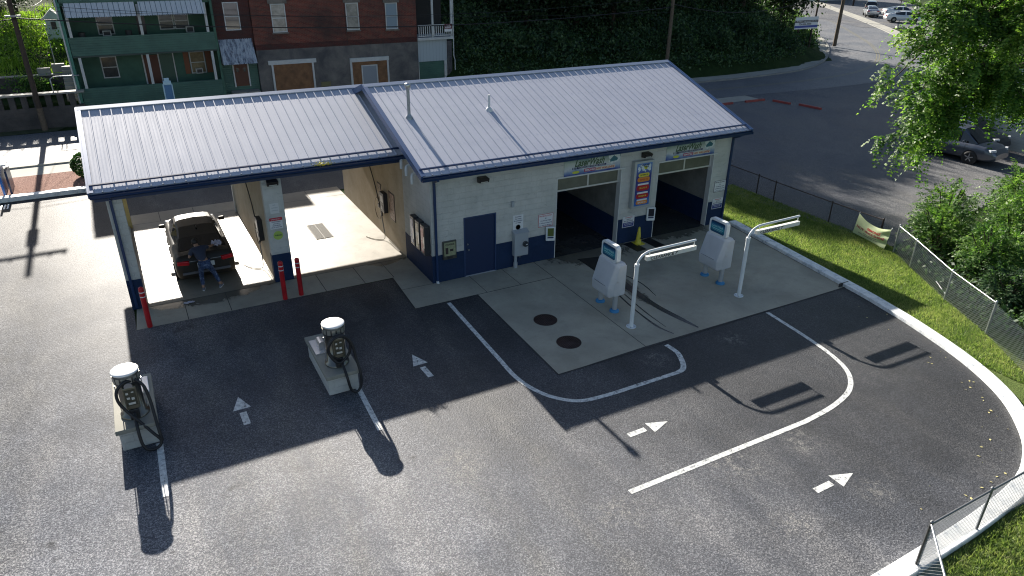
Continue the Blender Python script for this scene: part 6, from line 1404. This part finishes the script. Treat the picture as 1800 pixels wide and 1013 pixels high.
shrub((17.2,-8.2,.8),(1.3,1.1,1.05),480,'bush pressing against the middle of the shiny fence',63)
shrub((19.6,-7.6,1.2),(1.6,1.2,1.4),600,'large pale green bush in the middle of the thicket',64)
shrub((22.2,-6.2,1.4),(1.7,1.2,1.5),620,'large bush under the overhanging tree branches',65)
shrub((24.6,-7.4,1.3),(1.8,1.5,1.5),600,'bush at the right edge below the big tree',66)
shrub((17.3,-10.8,.8),(1.4,1.3,.95),480,'low bush at the end of the shiny fence rail',67)
shrub((20.6,-10.2,1.1),(1.7,1.4,1.3),560,'dense bush at the right edge behind the fence corner',68)
shrub((15.9,-9.6,.45),(.9,.9,.55),260,'low scrub just behind the fence corner post',69,LF_U)
shrub((24,-10.8,1.3),(1.8,1.5,1.5),500,'bush at far right, farthest from the fence',70)
shrub((18.6,-4.7,.3),(.8,.5,.4),120,'small scrub at the edge of the parking lot by the banner',71,LF_U)
# low scrub mass filling the thicket floor
r=np.random.default_rng(77); n=9000; x=r.uniform(13.6,28,n); y=r.uniform(-14,-5.2,n); k=((x-13.2)*(-6.45+10.55)-(y+10.55)*(15.56-13.2)>0.6); x,y=x[k],y[k]; pts=np.stack([x,y,.04+.35*r.random(len(x))],1); V,F=quads(pts,0,np.full(len(pts),.09),.5,r)
o=fast_mesh('ground_scrub',V,F,LF_U); o['kind']='stuff'; o['label']='low scrub under the bushes behind the shiny fence'
# ---- the big tree on the right
t=thing('large_tree',(22.6,-7.6,0),'large locust tree with drooping sunlit branches filling the upper right corner','tree')
r=np.random.default_rng(99); tb=MB()
tb.tube([(22.6,-7.6,-.2),(22.4,-7.4,2.2),(22.0,-7.0,4.4),(21.2,-6.4,6.8),(20.4,-5.8,9.2)],[.34,.28,.23,.16,.08],n=12)
tips=[]; outs=[]
def branch(p,q,r0,r1,lv):
    p=Vector(p);q=Vector(q); mid=p.lerp(q,.5)+Vector((0,0,(q-p).length*.12)); tb.tube([p,mid,q],[r0,(r0+r1)/2,r1],n=6)
targets=[]
cen=np.array([20.0,-6.3,7.4])
for _ in range(90):
    d=r.normal(size=3); d/=np.linalg.norm(d); p=cen+d*np.array([5.4,3.6,3.7])*(.45+.55*r.random()); 
    if p[2]<3.0: p[2]=3.0+r.random()
    if 16.3<p[0]<21.2 and p[2]<5.2: p[2]=5.2+1.5*r.random()
    targets.append(p)
# hand placed hanging tips along the left outline
for p in [(14.9,-4.8,7.7),(14.3,-4.9,6.7),(14.9,-4.9,5.6),(15.5,-5,4.9),(15.4,-5,8.6),(16.3,-5.2,4.2),(15.0,-5.0,4.25),(16.5,-5.1,3.5),(15.6,-5,4.6),(16.4,-5.1,4.0),(15.9,-5,3.9),(17.0,-5.1,4.9),(16.9,-5.2,4.4),(22.5,-6,3.3),(14.6,-4.9,8.3),(16.0,-5,6.2),(17.4,-5.1,5.2),(15.9,-5.1,7.4),(14.2,-4.7,6.0),(16.8,-5.3,9.0)]: targets.append(np.array(p))
hubs=[(21.6,-6.8,5.4),(20.9,-6.2,7.4),(20.4,-5.8,9.0),(18.2,-5.8,6.4),(23.6,-6.8,6.0),(17.6,-5.4,8.2),(19.6,-7.6,6.4)]
branch((22.1,-7.1,3.9),hubs[0],.15,.10,0); branch((21.4,-6.5,6.2),hubs[3],.13,.07,0); branch((21.7,-6.8,5.2),hubs[4],.13,.08,0); branch((20.8,-6.1,7.8),hubs[5],.10,.06,0); branch((21.4,-6.5,6.0),hubs[6],.11,.07,0)
base=[];out=[]
for p in targets:
    h=min(hubs,key=lambda h_:np.linalg.norm(np.array(h_)-p)); d=p-np.array(h); L=np.linalg.norm(d); branch(h,tuple(p),.045,.012,1)
    for k in range(26):
        u=.35+.65*r.random(); b=np.array(h)+d*u+r.normal(size=3)*.24; b[2]+=.12*L*math.sin(pi*u)*.8; base.append(b+r.normal(size=3)*.05); o_=d/(L+1e-6)+r.normal(size=3)*.4; out.append(o_)
tb.build('trunk',BARK,t)
base=np.array(base); out=np.array(out)
V,F=fronds(r,base,int(len(base)*2.5),.46,1.0,8,.105,out=out); fast_mesh('crown',V,F,LF_T,t)
